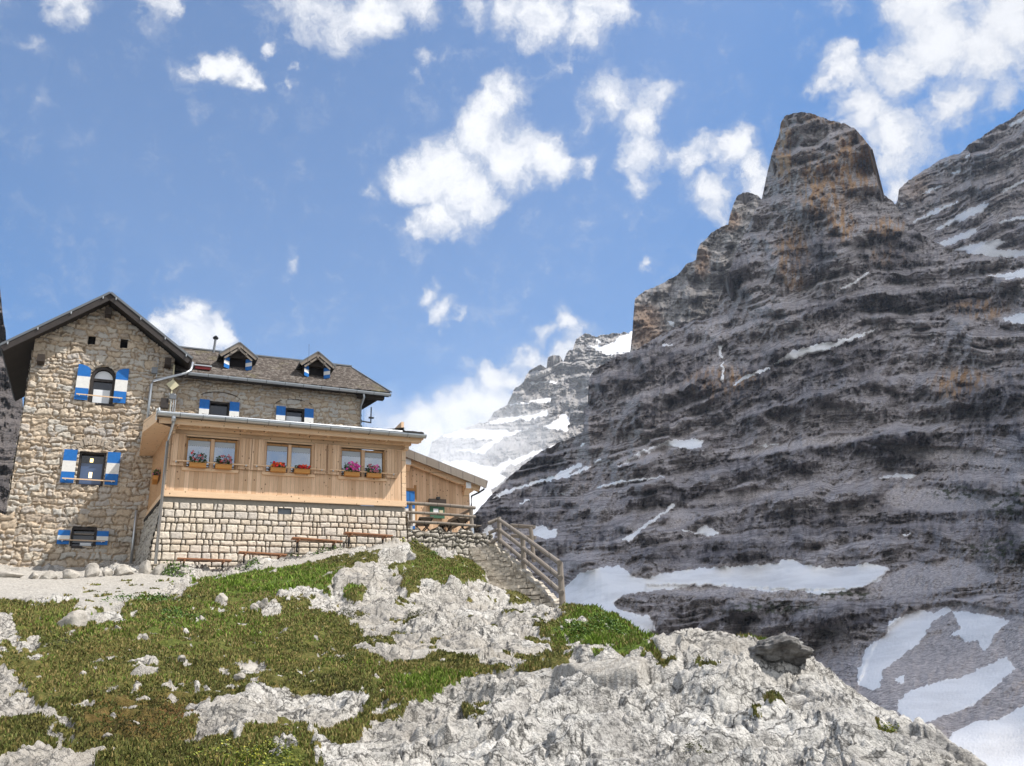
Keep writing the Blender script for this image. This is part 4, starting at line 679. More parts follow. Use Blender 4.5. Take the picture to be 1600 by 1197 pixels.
# --- long wing
WX0, WX1, WY = .10, 8.65, 4.5
stone_sheet('wing_wall', M_rubble, (WX0, WY, -1), GX, GZT, WX1-WX0, 7.7, .032, 'rubble', hut, lambda u, v: ~((np.abs(WX0+u-2.12) < .46) & (v-1 > 4.4) & (v-1 < 5.56)) & ~((np.abs(WX0+u-5.48) < .46) & (v-1 > 4.4) & (v-1 < 5.54)), 9, depth=.045)
stone_sheet('side_wall', M_rubble, (WX1, WY, -1), (0, 1, 0), GZT, 4.4, 7.7, .06, 'rubble', hut, None, 10, depth=.04)
for cx_, sx0, sx1 in ((2.12, 1.27, 2.98), (5.48, 4.62, 6.34)):
    q = sq_window(cx_, 4.62, 5.56, .46, sx0, sx1, 4.62, 5.56, WY, hut, cuts=(.08, .52), sw=.42, bar=False, label='small wing window between blue white shutters')
    if cx_ > 5: w = MB(); w.box((cx_-.36, WY+.16, 4.95), (cx_+.36, WY+.17, 5.2), M_lace); w.build('curtain', q); w = MB(); w.box((cx_-.36, WY+.155, 4.7), (cx_+.36, WY+.165, 4.93), M_white); w.build('curtain', q)
def arc_line(cx_, z, r, par):
    mb = MB(); pts = [(cx_+r*cos(radians(a)), WY-.03, z+r*.42*sin(radians(a))) for a in range(20, 165, 12)]; mb.tube(pts, .018, M_barge, 5); mb.build('arch', par)
arc_line(2.12, 5.62, .92, hut); arc_line(5.48, 5.60, .92, hut)
# wing roof: front slope as shingles, hip at the right
EZ, RZ, EYY, RY = 6.62, 8.85, 4.0, 6.6; sl = Vector((0, RY-EYY, RZ-EZ)); sL = sl.length; sn = sl/sL
RX0, RXE, RXR = -.2, 9.98, 8.62
stone_sheet('wing_roof', M_shing, (RX0, EYY, EZ), GX, tuple(sn), RXE-RX0, sL, .02, 'shingle', hut, lambda u, v: (RX0+u) < RXE-(RXE-RXR)*v/sL, 12)
mb = MB(); mb.add([(RXE, EYY, EZ), (8.75, RY+2.4, EZ), (RXR, RY, RZ)], [(0, 1, 2)], M_shing); mb.add([(8.75, RY+2.6, EZ), (RX0, RY+2.6, EZ), (RX0, RY, RZ), (RXR, RY, RZ)], [(0, 1, 2, 3)], M_shing)
mb.box((RX0, EYY+.02, EZ-.09), (8.72, RY+2.6, EZ-.03), M_darkw); mb.prism([(8.72, EYY+.02, EZ-.09), (RXE, EYY+.02, EZ-.09), (8.72, EYY+.62, EZ-.09)], (0, 0, .06), M_darkw); rb = mb.build('roof_back', hut)
mb = MB(); mb.bar((RX0+.4, RY, RZ+.03), (RXR+.05, RY, RZ+.03), .22, .07, M_zincd); mb.bar((RXR, RY, RZ+.02), (RXE+.02, EYY, EZ+.05), .12, .06, M_zincd); mb.build('ridge_cap', rb)
def gutter(name, p, q, r, par, m=None):
    m = m or M_zinc; mb = MB(); p = Vector(p); q = Vector(q); prof = [(r*cos(radians(a)), r*sin(radians(a))) for a in range(180, 361, 20)]; prof2 = [(x*.88, z*.88) for x, z in prof][::-1]
    ring_ = prof+prof2; mb.prism([(p.x, p.y+a, p.z+c) for a, c in ring_], tuple(q-p), m); n = int((q-p).length/.8)
    for i in range(n+1): t = p+(q-p)*(i/n if n else 0); mb.tube([(t.x, t.y+r*1.06*cos(radians(a)), t.z+r*1.06*sin(radians(a))) for a in range(180, 361, 30)], .012, M_zincd, 4)
    return mb.build(name, par)
gutter('gutter', (.66, 3.93, 6.58), (9.95, 3.93, 6.52), .115, hut)
mb = MB(); mb.box((.4, 4.03, 6.40), (9.9, 4.06, 6.58), M_barge); mb.box((8.4, 4.1, 6.30), (9.7, 4.4, 6.5), M_darkw); mb.build('fascia', hut)
# dormers
def dormer(cx_, z0, par, w=.62):
    mb = MB(); y = 4.72; top = z0+.62; ap = z0+1.28
    mb.box((cx_-w, y+.12, z0-.1), (cx_-.36, 6, top), M_darkw); mb.box((cx_+.36, y+.12, z0-.1), (cx_+w, 6, top), M_darkw); mb.prism([(cx_-w, y+.12, top), (cx_+w, y+.12, top), (cx_, y+.12, ap-.1)], (0, 1.4, 0), M_darkw)
    mb.box((cx_-.36, y+.3, z0-.1), (cx_+.36, y+.34, top), M_void); mb.box((cx_-.46, y+.1, z0-.04), (cx_+.46, y+.16, z0+.02), M_darkw)
    d = mb.build('dormer', par); mb = MB()
    for s_ in (-1, 1):
        e = Vector((cx_+s_*.86, y-.22, top-.02)); a = Vector((cx_, y-.22, ap)); dd = (e-a).normalized(); nn = Vector((-dd.z, 0, dd.x)); nn = nn if nn.z > 0 else -nn
        mb.prism([tuple(a), tuple(e), tuple(e+nn*.05), tuple(a+nn*.05)], (0, 1.9, 0), M_zincd); mb.prism([tuple(a-nn*.15+Vector((0, .02, 0))), tuple(e-nn*.15+Vector((0, .02, 0))), tuple(e+Vector((0, .02, 0))), tuple(a+Vector((0, .02, 0)))], (0, .04, 0), M_greyw)
        f = a+(e-a)*.55-nn*.22; mb.bar((f.x, y-.2, f.z), (f.x, y+.2, f.z), .07, .09, M_greyw)
    mb.bar((cx_, y-.2, ap-.26), (cx_, y+.2, ap-.26), .09, .12, M_greyw); mb.bar((cx_-.02, y-.14, ap-.30), (cx_-.62, y-.14, top-.17), .05, .09, M_greyw); mb.bar((cx_+.02, y-.14, ap-.30), (cx_+.62, y-.14, top-.17), .05, .09, M_greyw); mb.build('dormer_roof', d)
    for s_ in (-1, 1):
        mb = MB(); hx = cx_+s_*.36; ox = cx_+s_*.62; 
        for k, m in enumerate((M_blue, M_white, M_blue)):
            a, c = z0+.02+.56*k/3, z0+.02+.56*(k+1)/3; mb.prism([(hx, y+.1, a), (ox, y-.12, a), (ox, y-.09, a), (hx, y+.13, a)], (0, 0, c-a), m)
        mb.build('shutter', d)
dormer(2.82, 7.30, hut); dormer(6.50, 7.30, hut)
# skylight hood, stove pipe
mb = MB(); mb.box((.95, 4.22, 6.95), (1.6, 4.75, 7.08), M_redm); mb.box((.90, 4.18, 7.08), (1.65, 4.8, 7.13), M_zinc); mb.box((.97, 4.5, 7.13), (1.58, 4.9, 7.35), M_darkw); mb.build('skylight', hut)
mb = MB(); mb.tube([(1.85, 6.5, 8.7), (1.90, 6.5, 9.55)], .055, M_zincd, 8); mb.tube([(1.90, 6.5, 9.55), (1.905, 6.5, 9.66)], .14, M_iron, 10, .05); mb.tube([(1.90, 6.5, 9.50), (1.90, 6.5, 9.56)], .12, M_iron, 10); mb.build('stove_pipe', hut)
# --- larch dining room
AX1 = 9.40
def akeep(u, v): return v < 9
mb = MB(); mb.box((0, .0, .24), (AX1, .12, 1.10), M_larch)
for a, c in ((0, .62), (2.50, 3.62), (5.42, 6.64), (8.50, AX1)): mb.box((a, 0, 1.10), (c, .12, 2.42), M_larch)
mb.box((0, 0, 2.42), (AX1, .12, 2.80), M_larchh); mb.prism([(.01, .12, 0), (-.41, 3.9, 0), (-.29, 3.9, 0), (.13, .12, 0)], (0, 0, 3.4), M_larch); mb.box((AX1-.12, .12, 0), (AX1, 4.4, 3.8), M_larch)
mb.build('timber_wall', hut)
M_larchs = m_wood('larch_boards_side', (.60, .37, .20), (.50, .27, .13), .13, 1)
mb = MB(); mb.prism([(-.004, .0, 0), (-.43, 3.88, 0), (-.425, 3.88, 0), (.001, .0, 0)], (0, 0, 3.3), M_larchs); mb.build('side_cladding', hut)
mb = MB(); mb.box((-.03, -.045, 0), (AX1+.03, 0, .25), M_larchh); mb.prism([(-.035, 0, 0), (-.46, 3.88, 0), (-.431, 3.88, 0), (-.006, 0, 0)], (0, 0, .24), M_larchh); mb.box((AX1-.16, -.03, .25), (AX1+.02, 0, 2.5), M_larchh); mb.box((-.02, -.03, .25), (.05, 0, 2.5), M_larchh); mb.build('base_board', hut)
mb = MB(); mb.box((0, -.32, 2.62), (AX1+.18, -.14, 2.86), M_larchh); mb.box((-.55, -.74, 2.80), (10.0, 0, 2.86), M_larchh); mb.box((-.45, -.70, 2.64), (9.9, -.66, 2.80), M_larchh)
for x in np.arange(.2, 9.8, .82): mb.box((x, -.64, 2.68), (x+.10, .0, 2.80), M_larchh)
mb.box((.0, -.30, 2.44), (.18, .0, 2.62), M_larchh); mb.box((AX1-.1, -.30, 2.44), (AX1+.08, .0, 2.62), M_larchh)
mb.build('eaves_beam', hut)
# roof slab rising to the wing wall
mb = MB(); a = (-.8, 2.90); c = (4.48, 4.5); x0, x1 = -.55, 10.0
mb.add([(x0, a[0], a[1]), (x1, a[0], a[1]), (x1, c[0], c[1]), (x0, c[0], c[1]), (x0, a[0], a[1]+.14), (x1, a[0], a[1]+.14), (x1, c[0], c[1]+.14), (x0, c[0], c[1]+.14)], [(3, 2, 1, 0), (4, 5, 6, 7), (0, 1, 5, 4), (1, 2, 6, 5), (2, 3, 7, 6), (3, 0, 4, 7)], M_zincd)
rr = random.Random(5)
for i in range(200):
    x = x0+.02+i*(x1-x0-.04)/200; mb.box((x, a[0]-.03-rr.random()*.03, a[1]+.13), (x+.05, a[0]+.5, a[1]+.17+rr.random()*.03), M_barge)
mb.prism([(-.54, -.2, 2.9), (-.94, .6, 2.9), (-.94, 3.88, 2.9), (-.5, 3.88, 2.9)], (0, 0, .2), M_zincd); mb.build('dining_roof', hut)
mb = MB(); mb.prism([(-.56, -.80, 2.62), (-.56, -.80, 3.08), (-.96, .6, 3.10), (-.96, .6, 2.62)], (.04, 0, 0), M_larchh); mb.box((-.58, -.83, 2.70), (-.53, -.78, 3.16), M_white); mb.add([(-.55, -.78, 2.63), (-.94, .6, 2.63), (0, .6, 2.63), (0, -.3, 2.63)], [(0, 1, 2, 3)], M_larchh); mb.add([(-.94, .6, 2.63), (-.94, 3.88, 2.63), (0, 3.88, 2.63), (0, .6, 2.63)], [(0, 1, 2, 3)], M_larchh); mb.prism([(-.96, .6, 2.62), (-.96, .6, 3.1), (-.96, 3.88, 3.1), (-.96, 3.88, 2.62)], (.03, 0, 0), M_larchh); mb.build('verge_board', hut)
gutter('gutter', (-.55, -.90, 2.98), (10.02, -.90, 2.92), .13, hut, M_zinc)
mb = MB(); mb.tube([(-.50, -.9, 3.15), (-.46, -.9, 3.0), (-.2, -.88, 3.0), (3.6, -.86, 3.02), (9.0, -.86, 3.01)], .055, M_zinc, 8); mb.box((9.2, -.5, 3.14), (9.25, .3, 3.34), M_zinc); mb.add([(7.8, -.3, 3.13), (9.2, -.5, 3.34), (9.2, .4, 3.34)], [(0, 1, 2)], M_zincd); mb.build('roof_rail', hut)
def downpipe(pts, r, par, n='downpipe'):
    mb = MB(); mb.tube(pts, r, M_zinc, 10); mb.build(n, par, smooth=True)
downpipe([(.05, -.9, 2.92), (.05, -.88, 2.62), (-.02, -.2, 2.2), (-.06, -.12, 2.1), (-.07, -.14, -2.5)], .055, hut); downpipe([(.05, -.9, 2.95), (.05, -.9, 2.68)], .085, hut)
downpipe([(.80, 3.85, 7.05), (.74, 3.7, 6.62), (.55, 3.6, 6.42), (-.72, 3.72, 5.95), (-.80, 3.74, 5.8), (-.80, 3.74, 3.6)], .06, hut)
downpipe([(8.62, 3.95, 6.5), (8.66, 4.0, 6.25), (8.6, 4.38, 5.9), (8.6, 4.38, 4.5)], .05, hut); downpipe([(-.84, 3.78, .28), (-.84, 3.78, -2.0)], .05, hut)
# dining room windows
def dining_window(x0, par):
    w = MB(); z0, z1, y = 1.16, 2.36, .03
    for a, c in ((0, .09), (.90, 1.06), (1.83, 1.95)): w.box((x0+a, y-.02, z0), (x0+c, y+.09, z1), M_frame)
    w.box((x0+.92, y-.05, z0), (x0+1.04, y-.015, z1), M_larch); w.box((x0+.09, y-.02, z1-.08), (x0+.90, y+.09, z1), M_frame); w.box((x0+1.06, y-.02, z1-.08), (x0+1.83, y+.09, z1), M_frame); w.box((x0+.09, y-.02, z0), (x0+.90, y+.09, z0+.07), M_frame); w.box((x0+1.06, y-.02, z0), (x0+1.83, y+.09, z0+.07), M_frame)
    w.box((x0-.06, -.07, z0-.12), (x0+2.0, .03, z0-.005), M_larchh)
    win = w.build('window', par)
    for a, c in ((.09, .90), (1.06, 1.83)): w = MB(); w.box((x0+a, y+.04, z0+.06), (x0+c, y+.05, z1-.08), M_glass); w.build('pane', win)
    for a, c in ((.11, .88), (1.08, 1.81)):
        n = 11; w = MB()
        for i in range(n): u0 = x0+a+(c-a)*i/n; u1 = x0+a+(c-a)*(i+1)/n; w.add([(u0, y+.03, z1-.08), (u1, y+.03, z1-.08), (u1, y+.03, z1-.27), ((u0+u1)/2, y+.03, z1-.32), (u0, y+.03, z1-.27)], [(0, 4, 3, 2, 1)], M_lace2)
        w.build('curtain', win)
    for a in (-.50, 1.97):
        w = MB()
        for i in range(4): w.box((x0+a+i*.118, -.10+.002*(i % 2), 1.20), (x0+a+i*.118+.112, -.06, 2.47), M_larch)
        w.box((x0+a, -.06, 1.40), (x0+a+.465, -.03, 1.48), M_larch); w.box((x0+a, -.06, 2.2), (x0+a+.465, -.03, 2.28), M_larch); w.build('shutter', win)
    bar_of(win, x0-.42, x0+2.38, 1.38, -.16)
M_lace2 = mat('curtain_behind_glass', (.42, .46, .50), .6)
for x0 in (.60, 3.56, 6.58): dining_window(x0, hut)
# stone base
def bflare(u, v): return np.clip((1.5-v)*.02, -.05, .1)
stone_sheet('stone_base', M_block, (-.42, .10, -3.4), GX, GZT, AX1+.62, 3.22, .022, 'block', hut, lambda u, v: ~((np.abs(u-.42-4.46) < .25) & (v > 2.92) & (v < 3.16)) & (u > .42-.15*np.clip(3.2-v, 0, 9)) & (u < AX1+.42+.05*np.clip(3.2-v, 0, 9)), 21, depth=.075)
stone_sheet('base_side', M_dry, (-.92, 4.0, -3.4), (.115, -.993, 0), (.14, 0, 1), 3.95, 3.25, .04, 'dry', hut, None, 22, depth=.06)
stone_sheet('base_side', M_block, (AX1+.1, .1, -3.4), (0, 1, 0), GZT, 3.6, 3.2, .04, 'block', hut, None, 23, depth=.05)
mb = MB(); mb.box((0, .05, -.20), (AX1, .5, .0), M_conc); mb.box((.1, .2, -3), (AX1-.1, 4.2, -.2), M_conc); mb.box((4.2, .13, -.48), (4.72, .15, -.24), M_zincd); mb.build('plinth', hut)
mb = MB(); mb.bar((-.06, .1, -.08), (-.50, 3.8, -.12), .06, .12, M_iron); mb.build('side_cable', hut)
# --- lean-to on the terrace
LY = 3.5; LX0, LX1 = 9.4, 13.75
mb = MB(); mb.prism([(LX0, LY, -1.0), (LX1, LY, -1.0), (LX1, LY, 1.95), (LX0, LY, 3.45)], (0, .12, 0), M_larch); mb.build('annex_wall', hut)
mb = MB(); mb.box((LX1-.1, LY+.12, -1), (LX1, 8.5, 1.9), M_larch); mb.build('annex_side', hut)
mb = MB(); q0 = (9.35, LY-.55, 3.80); q1 = (14.45, LY-.55, 2.14)
mb.prism([q0, q1, (q1[0], q1[1], q1[2]+.06), (q0[0], q0[1], q0[2]+.06)], (0, 5.6, 0), M_zincd); mb.prism([(q0[0], q0[1]+.05, q0[2]-.06), (q1[0], q1[1]+.05, q1[2]-.06), q1, q0], (0, 5.4, 0), M_larchh); ar = mb.build('annex_roof', hut)
mb = MB(); mb.bar((9.35, LY-.56, 3.62), (14.45, LY-.56, 1.98), .06, .38, M_greyw); mb.bar((9.35, LY-.20, 3.38), (14.2, LY-.20, 1.82), .14, .26, M_larchh); mb.build('bargeboard', ar)
for x, z in ((10.55, 2.9), (13.55, 1.92)):
    mb = MB(); mb.box((x-.14, LY-.42, z-.16), (x+.14, LY, z+.16), M_larchh); mb.box((x-.13, LY-.43, z-.13), (x+.13, LY-.42, z+.15), M_lace); mb.prism([(x-.14, LY-.3, z-.16), (x-.14, LY, z-.5), (x-.14, LY, z-.16)], (.28, 0, 0), M_larchh); mb.build('purlin', ar)
mb = MB(); 
for a, c, m in ((-.55, -.05, M_blue), (-.05, .05, M_white), (.05, .75, M_white), (.75, 1.58, M_blue)): mb.box((10.02, LY-.10, a), (10.95, LY-.05, c), m)
for x in (10.25, 10.48, 10.71): mb.box((x-.006, LY-.106, -.5), (x+.006, LY-.1, 1.55), M_iron)
mb.build('door', hut, label='blue and white painted door of the larch lean-to')
mb = MB(); mb.box((9.9, LY-.03, -.7), (10.02, LY-.01, 1.9), M_frame); mb.box((10.95, LY-.03, -.7), (11.07, LY-.01, 1.9), M_frame); mb.box((9.9, LY-.04, 1.62), (11.07, LY-.01, 1.74), M_frame); mb.build('door_frame', hut)
mb = MB(); mb.tube([(14.38, LY-.4, 2.0), (14.35, LY-.4, 1.78), (14.1, LY-.3, 1.62), (13.82, LY-.1, 1.5), (13.8, LY-.05, 1.0)], .045, M_iron, 7); mb.build('downpipe', hut, smooth=True)

# ------------------------------------------------------------------ things on and by the hut (hut frame)
def at_hut(name, x, y, z, rz=0.): return empty(name, tuple(loc(x, y, z)), HRZ+rz)
def single(mb, name, label, cat, x=0, y=0, z=0, group=None, rz=0., smooth=False, bevel=0):
    o = mb.build(name, None, smooth, bevel=bevel); o.location = tuple(loc(x, y, z)); o.rotation_euler = (0, 0, HRZ+rz); tag(o, label, cat, group); return o
# notice board
t = at_hut('notice_board', 12.05, LY-.06, .45); tag(t, 'small green notice board with a brown hood on the larch lean-to wall', 'notice board')
mb = MB(); mb.box((-.36, -.04, -.1), (.36, 0, .5), M_green); mb.box((-.2, -.05, .1), (.05, -.04, .35), M_lace); mb.box((.1, -.05, .05), (.28, -.04, .3), M_yel); mb.build('board', t)
mb = MB(); mb.box((-.42, -.14, .5), (.42, 0, .80), M_darkw); mb.box((-.05, -.16, .8), (.12, -.04, .9), M_iron); mb.build('hood', t)
# aerial on the tower, diamond marker, electricity box, aerial at the wing corner, whip aerial
t = at_hut('tv_aerial', -.62, 3.72, 6.45); tag(t, 'grey television aerial on the tower wall under the right eave', 'aerial')
mb = MB(); mb.tube([(0, .15, -.35), (0, 0, -.3), (0, 0, .55)], .02, M_zinc, 6); mb.build('mast', t)
mb = MB()
for k in range(5): mb.tube([(-.22, -.05, .02+.1*k), (.22, .05, .1+.1*k)], .008, M_zinc, 4)
mb.tube([(-.1, -.3, .2), (.12, .3, .34)], .012, M_zinc, 5); mb.build('elements', t); mb = MB(); mb.box((-.22, -.05, -.15), (.02, .06, .12), M_zincd); mb.build('receiver', t)
t = at_hut('marker_sign', .06, 3.68, 5.85); tag(t, 'pale yellow diamond shaped plate on a post above the dining room roof', 'sign')
mb = MB(); mb.prism([(-.26, 0, 0), (0, 0, -.26), (.26, 0, 0), (0, 0, .26)], (0, .02, 0), M_yel); mb.build('plate', t); mb = MB(); mb.box((-.04, .03, -1.6), (.02, .09, .95), M_yel); mb.build('post', t)
t = at_hut('cable_bracket', .08, 3.75, 4.9); tag(t, 'dark junction box with thin steel pipes below the yellow plate', 'junction box')
mb = MB(); mb.box((-.42, -.02, -.12), (-.12, .1, .32), M_barge); mb.build('box', t); mb = MB()
for x in (-.02, .08, .16): mb.tube([(x, -.05, -.9), (x, -.05, .35+x), (x-.12, -.1, .55)], .016, M_zinc, 5)
mb.box((-.1, -.09, .3), (.18, -.03, .52), M_zincd); mb.build('pipes', t)
t = at_hut('pole_aerial', 8.95, 4.2, 5.0); tag(t, 'thin dark elbow shaped aerial beside the wing corner', 'aerial')
mb = MB(); mb.bar((-.35, 0, .1), (.10, 0, .06), .05, .05, M_iron); mb.tube([(.10, 0, .04), (.12, 0, .85)], .03, M_iron, 6); mb.box((0, -.05, .28), (.24, .05, .34), M_iron); mb.build('arm', t)
mb = MB(); mb.tube([(-.25, 0, -.6), (-.25, 0, .95), (.3, .1, 1.3)], .008, M_iron, 4); mb.build('cable', t)
mb = MB(); mb.tube([(0, 0, 0), (-.02, 0, 1.2)], .009, M_iron, 4); single(mb, 'whip_aerial', 'hair thin whip aerial standing above the right dormer', 'aerial', 6.35, 6.0, 8.4)

# flower boxes
def leaves(n, rad, hgt, size, rs, m, dense=1., flat_=.5):
    mb = MB()
    for i in range(n):
        a = rs.random()*2*pi; r_ = rad*sqrt(rs.random()); z = hgt*rs.random()*(1-.5*(r_/rad)**2); c = Vector((r_*cos(a), r_*sin(a), z)); d = Vector((rs.gauss(0, 1), rs.gauss(0, 1), rs.gauss(.4, .8))).normalized(); e = d.orthogonal().normalized(); f = d.cross(e); s_ = size*rs.uniform(.6, 1.3)
        mb.add([c-e*s_*.5, c+f*s_*.45, c+e*s_*.6, c-f*s_*.45], [(0, 1, 2, 3)], m)
    return mb
M_leaf = mat('dark_leaf', (.03, .06, .018), .6); b = NB(M_leaf); b.color(b.mix(b.noise(b.co(), 30, 3), (.02, .045, .012), (.06, .11, .025)))
M_pink = mat('pink_petals', (.72, .06, .38), .6); M_redp = mat('red_petals', (.58, .012, .015), .6); M_paler = mat('faded_pink_petals', (.42, .14, .16), .6); M_yelp = mat('yellow_petals', (.8, .45, .02), .6); M_orp = mat('orange_petals', (.75, .10, .02), .6)
def flower_box(x, w, fl, nfl, hgt, label, y=-.20, z=1.14, rz=0, nleaf=150, off=0):
    rs = random.Random(int(x*100)); t = at_hut('flower_box', x, y, z, rz); tag(t, label, 'flower box', 'flower boxes hung on the window bars')
    mb = MB(); mb.box((-w/2, -.10, 0), (w/2, .09, .15), M_box); mb.box((-w/2-.01, -.11, .13), (w/2+.01, .10, .16), M_box); mb.build('planter', t)
    mb = MB()
    for i in range(nleaf):
        c = Vector((rs.uniform(-w/2, w/2), rs.gauss(0, .05), .16+rs.random()**1.3*hgt)); d = Vector((rs.gauss(0, 1), rs.gauss(0, 1), rs.gauss(0, 1))).normalized(); e = d.orthogonal().normalized(); f = d.cross(e); s_ = .045*rs.uniform(.6, 1.4); mb.add([c-e*s_, c+f*s_*.6, c+e*s_, c-f*s_*.6], [(0, 1, 2, 3)], M_leaf)
    for i in range(12): xx = rs.uniform(-w/2, w/2); mb.tube([(xx, 0, .14), (xx+rs.gauss(0, .03), rs.gauss(0, .03), .16+hgt*rs.uniform(.5, 1.2))], .004, M_leaf, 3)
    mb.build('foliage', t); mb = MB()
    for i in range(nfl):
        c = Vector((off+rs.gauss(0, w*.20) if off else rs.uniform(-w*.45, w*.45), rs.gauss(-.06, .06), .17+hgt*rs.uniform(.15, 1.05))); m = rs.choice(fl)
        for k in range(5): a = 2*pi*k/5+rs.random(); mb.add([c, c+Vector((cos(a)*.04, -.02, sin(a)*.04)), c+Vector((cos(a+.6)*.055, -.025, sin(a+.6)*.055)), c+Vector((cos(a+1.2)*.04, -.02, sin(a+1.2)*.04))], [(0, 1, 2, 3)], m)
    mb.build('blossoms', t)
flower_box(1.08, .60, [M_paler, M_redp], 9, .42, 'flower box with sparse dark foliage on the leftmost dining room pane')
flower_box(2.02, .60, [M_paler, M_paler, M_redp], 16, .34, 'flower box of faded pink blooms on the second pane from the pipe')
flower_box(4.08, .58, [M_redp, M_yelp, M_orp, M_redp], 26, .20, 'low flower box of red and yellow blooms left in the middle window')
flower_box(5.02, .60, [M_redp, M_orp, M_redp], 22, .16, 'flower box of red blooms right in the middle window')
flower_box(7.05, .62, [M_pink, M_pink, M_pink, M_paler], 48, .38, 'flower box overflowing with bright pink petunias', off=.08)
flower_box(7.98, .60, [M_paler, M_paler, M_pink], 24, .34, 'flower box of small dull pink blooms nearest the right corner')
flower_box(-.32, .8, [M_pink, M_paler], 40, .30, 'flower box with trailing pink blooms on the side wall by the downpipe', y=1.6, z=.95, rz=pi/2)

# benches along the stone base
def bench(x0, x1, z0, z1, label):
    t = at_hut('bench', (x0+x1)/2, -.42, (z0+z1)/2); tag(t, label, 'bench', 'plank benches along the stone base'); L = (x1-x0)/2; s_ = (z1-z0)/(x1-x0)
    for k, (y0_, y1_) in enumerate(((-.20, -.08), (-.06, .06), (.08, .20))):
        mb = MB(); mb.add([(-L, y0_, -s_*L), (L, y0_, s_*L), (L, y1_, s_*L), (-L, y1_, -s_*L), (-L, y0_, .05-s_*L), (L, y0_, .05+s_*L), (L, y1_, .05+s_*L), (-L, y1_, .05-s_*L)], [(3, 2, 1, 0), (4, 5, 6, 7), (0, 1, 5, 4), (1, 2, 6, 5), (2, 3, 7, 6), (3, 0, 4, 7)], M_red); mb.build('slat', t, bevel=.006)
    for x in (-L*.72, L*.72): mb = MB(); mb.box((x-.03, -.19, -.05+s_*x), (x+.03, .40, -.002+s_*x), M_red); mb.box((x-.03, .30, -.4), (x+.03, .36, -.05+s_*x), M_iron); mb.build('bracket', t)
bench(.62, 2.50, -2.40, -2.44, 'lowest reddish plank bench against the stone base, beside the downpipe')
bench(2.75, 4.50, -2.12, -2.20, 'second reddish bench from the left, just above the lowest one')
bench(4.68, 6.62, -1.54, -1.64, 'third reddish bench from the left, over leafy plants')
bench(6.72, 8.66, -1.28, -1.36, 'highest reddish plank bench, nearest the terrace rail')

# ------------------------------------------------------------------ terrace
mb = MB(); mb.box((9.5, .65, -1.2), (13.3, 8.5, -.86), M_conc); o = single(mb, 'terrace', None, None); tag(o, kind='structure')
o = stone_sheet('retaining_wall', M_dry, (0, 0, 0), GX, GZT, 4.05, 2.6, .026, 'dry', None, lambda u, v: v < 2.02+.10*np.sin(u*5.2)+.07*np.sin(u*13)-np.clip(u-3.3, 0, 9)*.35, 31, depth=.10)
o.location = tuple(loc(9.5, .55, -2.85)); o.rotation_euler = (0, 0, HRZ); tag(o, 'irregular dry stone retaining wall below the terrace railing', 'retaining wall')
o2 = stone_sheet('wall_return', M_dry, (4.0, .0, 0), (.1, 1, 0), GZT, 2.6, 2.0, .035, 'dry', o, None, 32, depth=.10)
mb = MB(); mb.box((.1, .12, 0), (3.9, .8, 1.9), M_conc); q = mb.build('wall_core', o)
t = at_hut('terrace_railing', 9.8, .62, -.8); tag(t, 'weathered log railing along the front edge of the terrace', 'railing')
for x in (.02, 2.82): mb = MB(); mb.tube([(x, 0, .12), (x, 0, 1.05)], .085, M_greyw, 10); mb.build('post', t, smooth=False); mb = MB(); mb.tube([(x, 0, -.12), (x, 0, .13)], .088, M_zinc, 10); mb.build('post_shoe', t)
for z in (1.10, .70, .30): mb = MB(); mb.tube([(-.30, -.04, z+.02), (1.4, -.05, z), (3.0, -.04, z-.06)], .075 if z > 1 else .062, M_greyw, 10); mb.build('rail', t)
for z in (1.06, .66, .28): mb = MB(); mb.tube([(2.9, -.05, z-.04), (2.85, 2.9, z)], .065, M_greyw, 10); mb.build('rail', t)
mb = MB(); mb.tube([(2.84, 2.7, -.1), (2.84, 2.7, 1.1)], .08, M_greyw, 10); mb.build('post', t)
def table(x, y, rz, label):
    t = at_hut('picnic_table', x, y, -.86, rz); tag(t, label, 'picnic table', 'folding tables on the terrace')
    mb = MB(); 
    for k in range(4): mb.box((-.95, -.32+.16*k, .70), (.95, -.32+.16*k+.15, .735), M_greyw)
    mb.build('table_top', t)
    for x_ in (-.7, .7): mb = MB(); mb.bar((x_, -.3, 0), (x_, .3, .7), .05, .05, M_darkw); mb.bar((x_+.05, .3, 0), (x_+.05, -.3, .7), .05, .05, M_darkw); mb.build('trestle', t)
    for s_ in (-1, 1):
        mb = MB(); mb.box((-.95, s_*.72-.13, .42), (.95, s_*.72+.13, .455), M_greyw)
        for x_ in (-.7, .7): mb.bar((x_, s_*.72-.12, 0), (x_, s_*.72+.12, .42), .04, .04, M_darkw); mb.bar((x_, s_*.72+.12, 0), (x_, s_*.72-.12, .42), .04, .04, M_darkw)
        mb.build('seat', t)
table(10.9, 2.0, 1.35, 'folding wooden picnic table behind the terrace railing, nearer the dining room'); table(12.3, 1.9, 1.75, 'folding wooden picnic table behind the terrace railing, nearer the stairs')

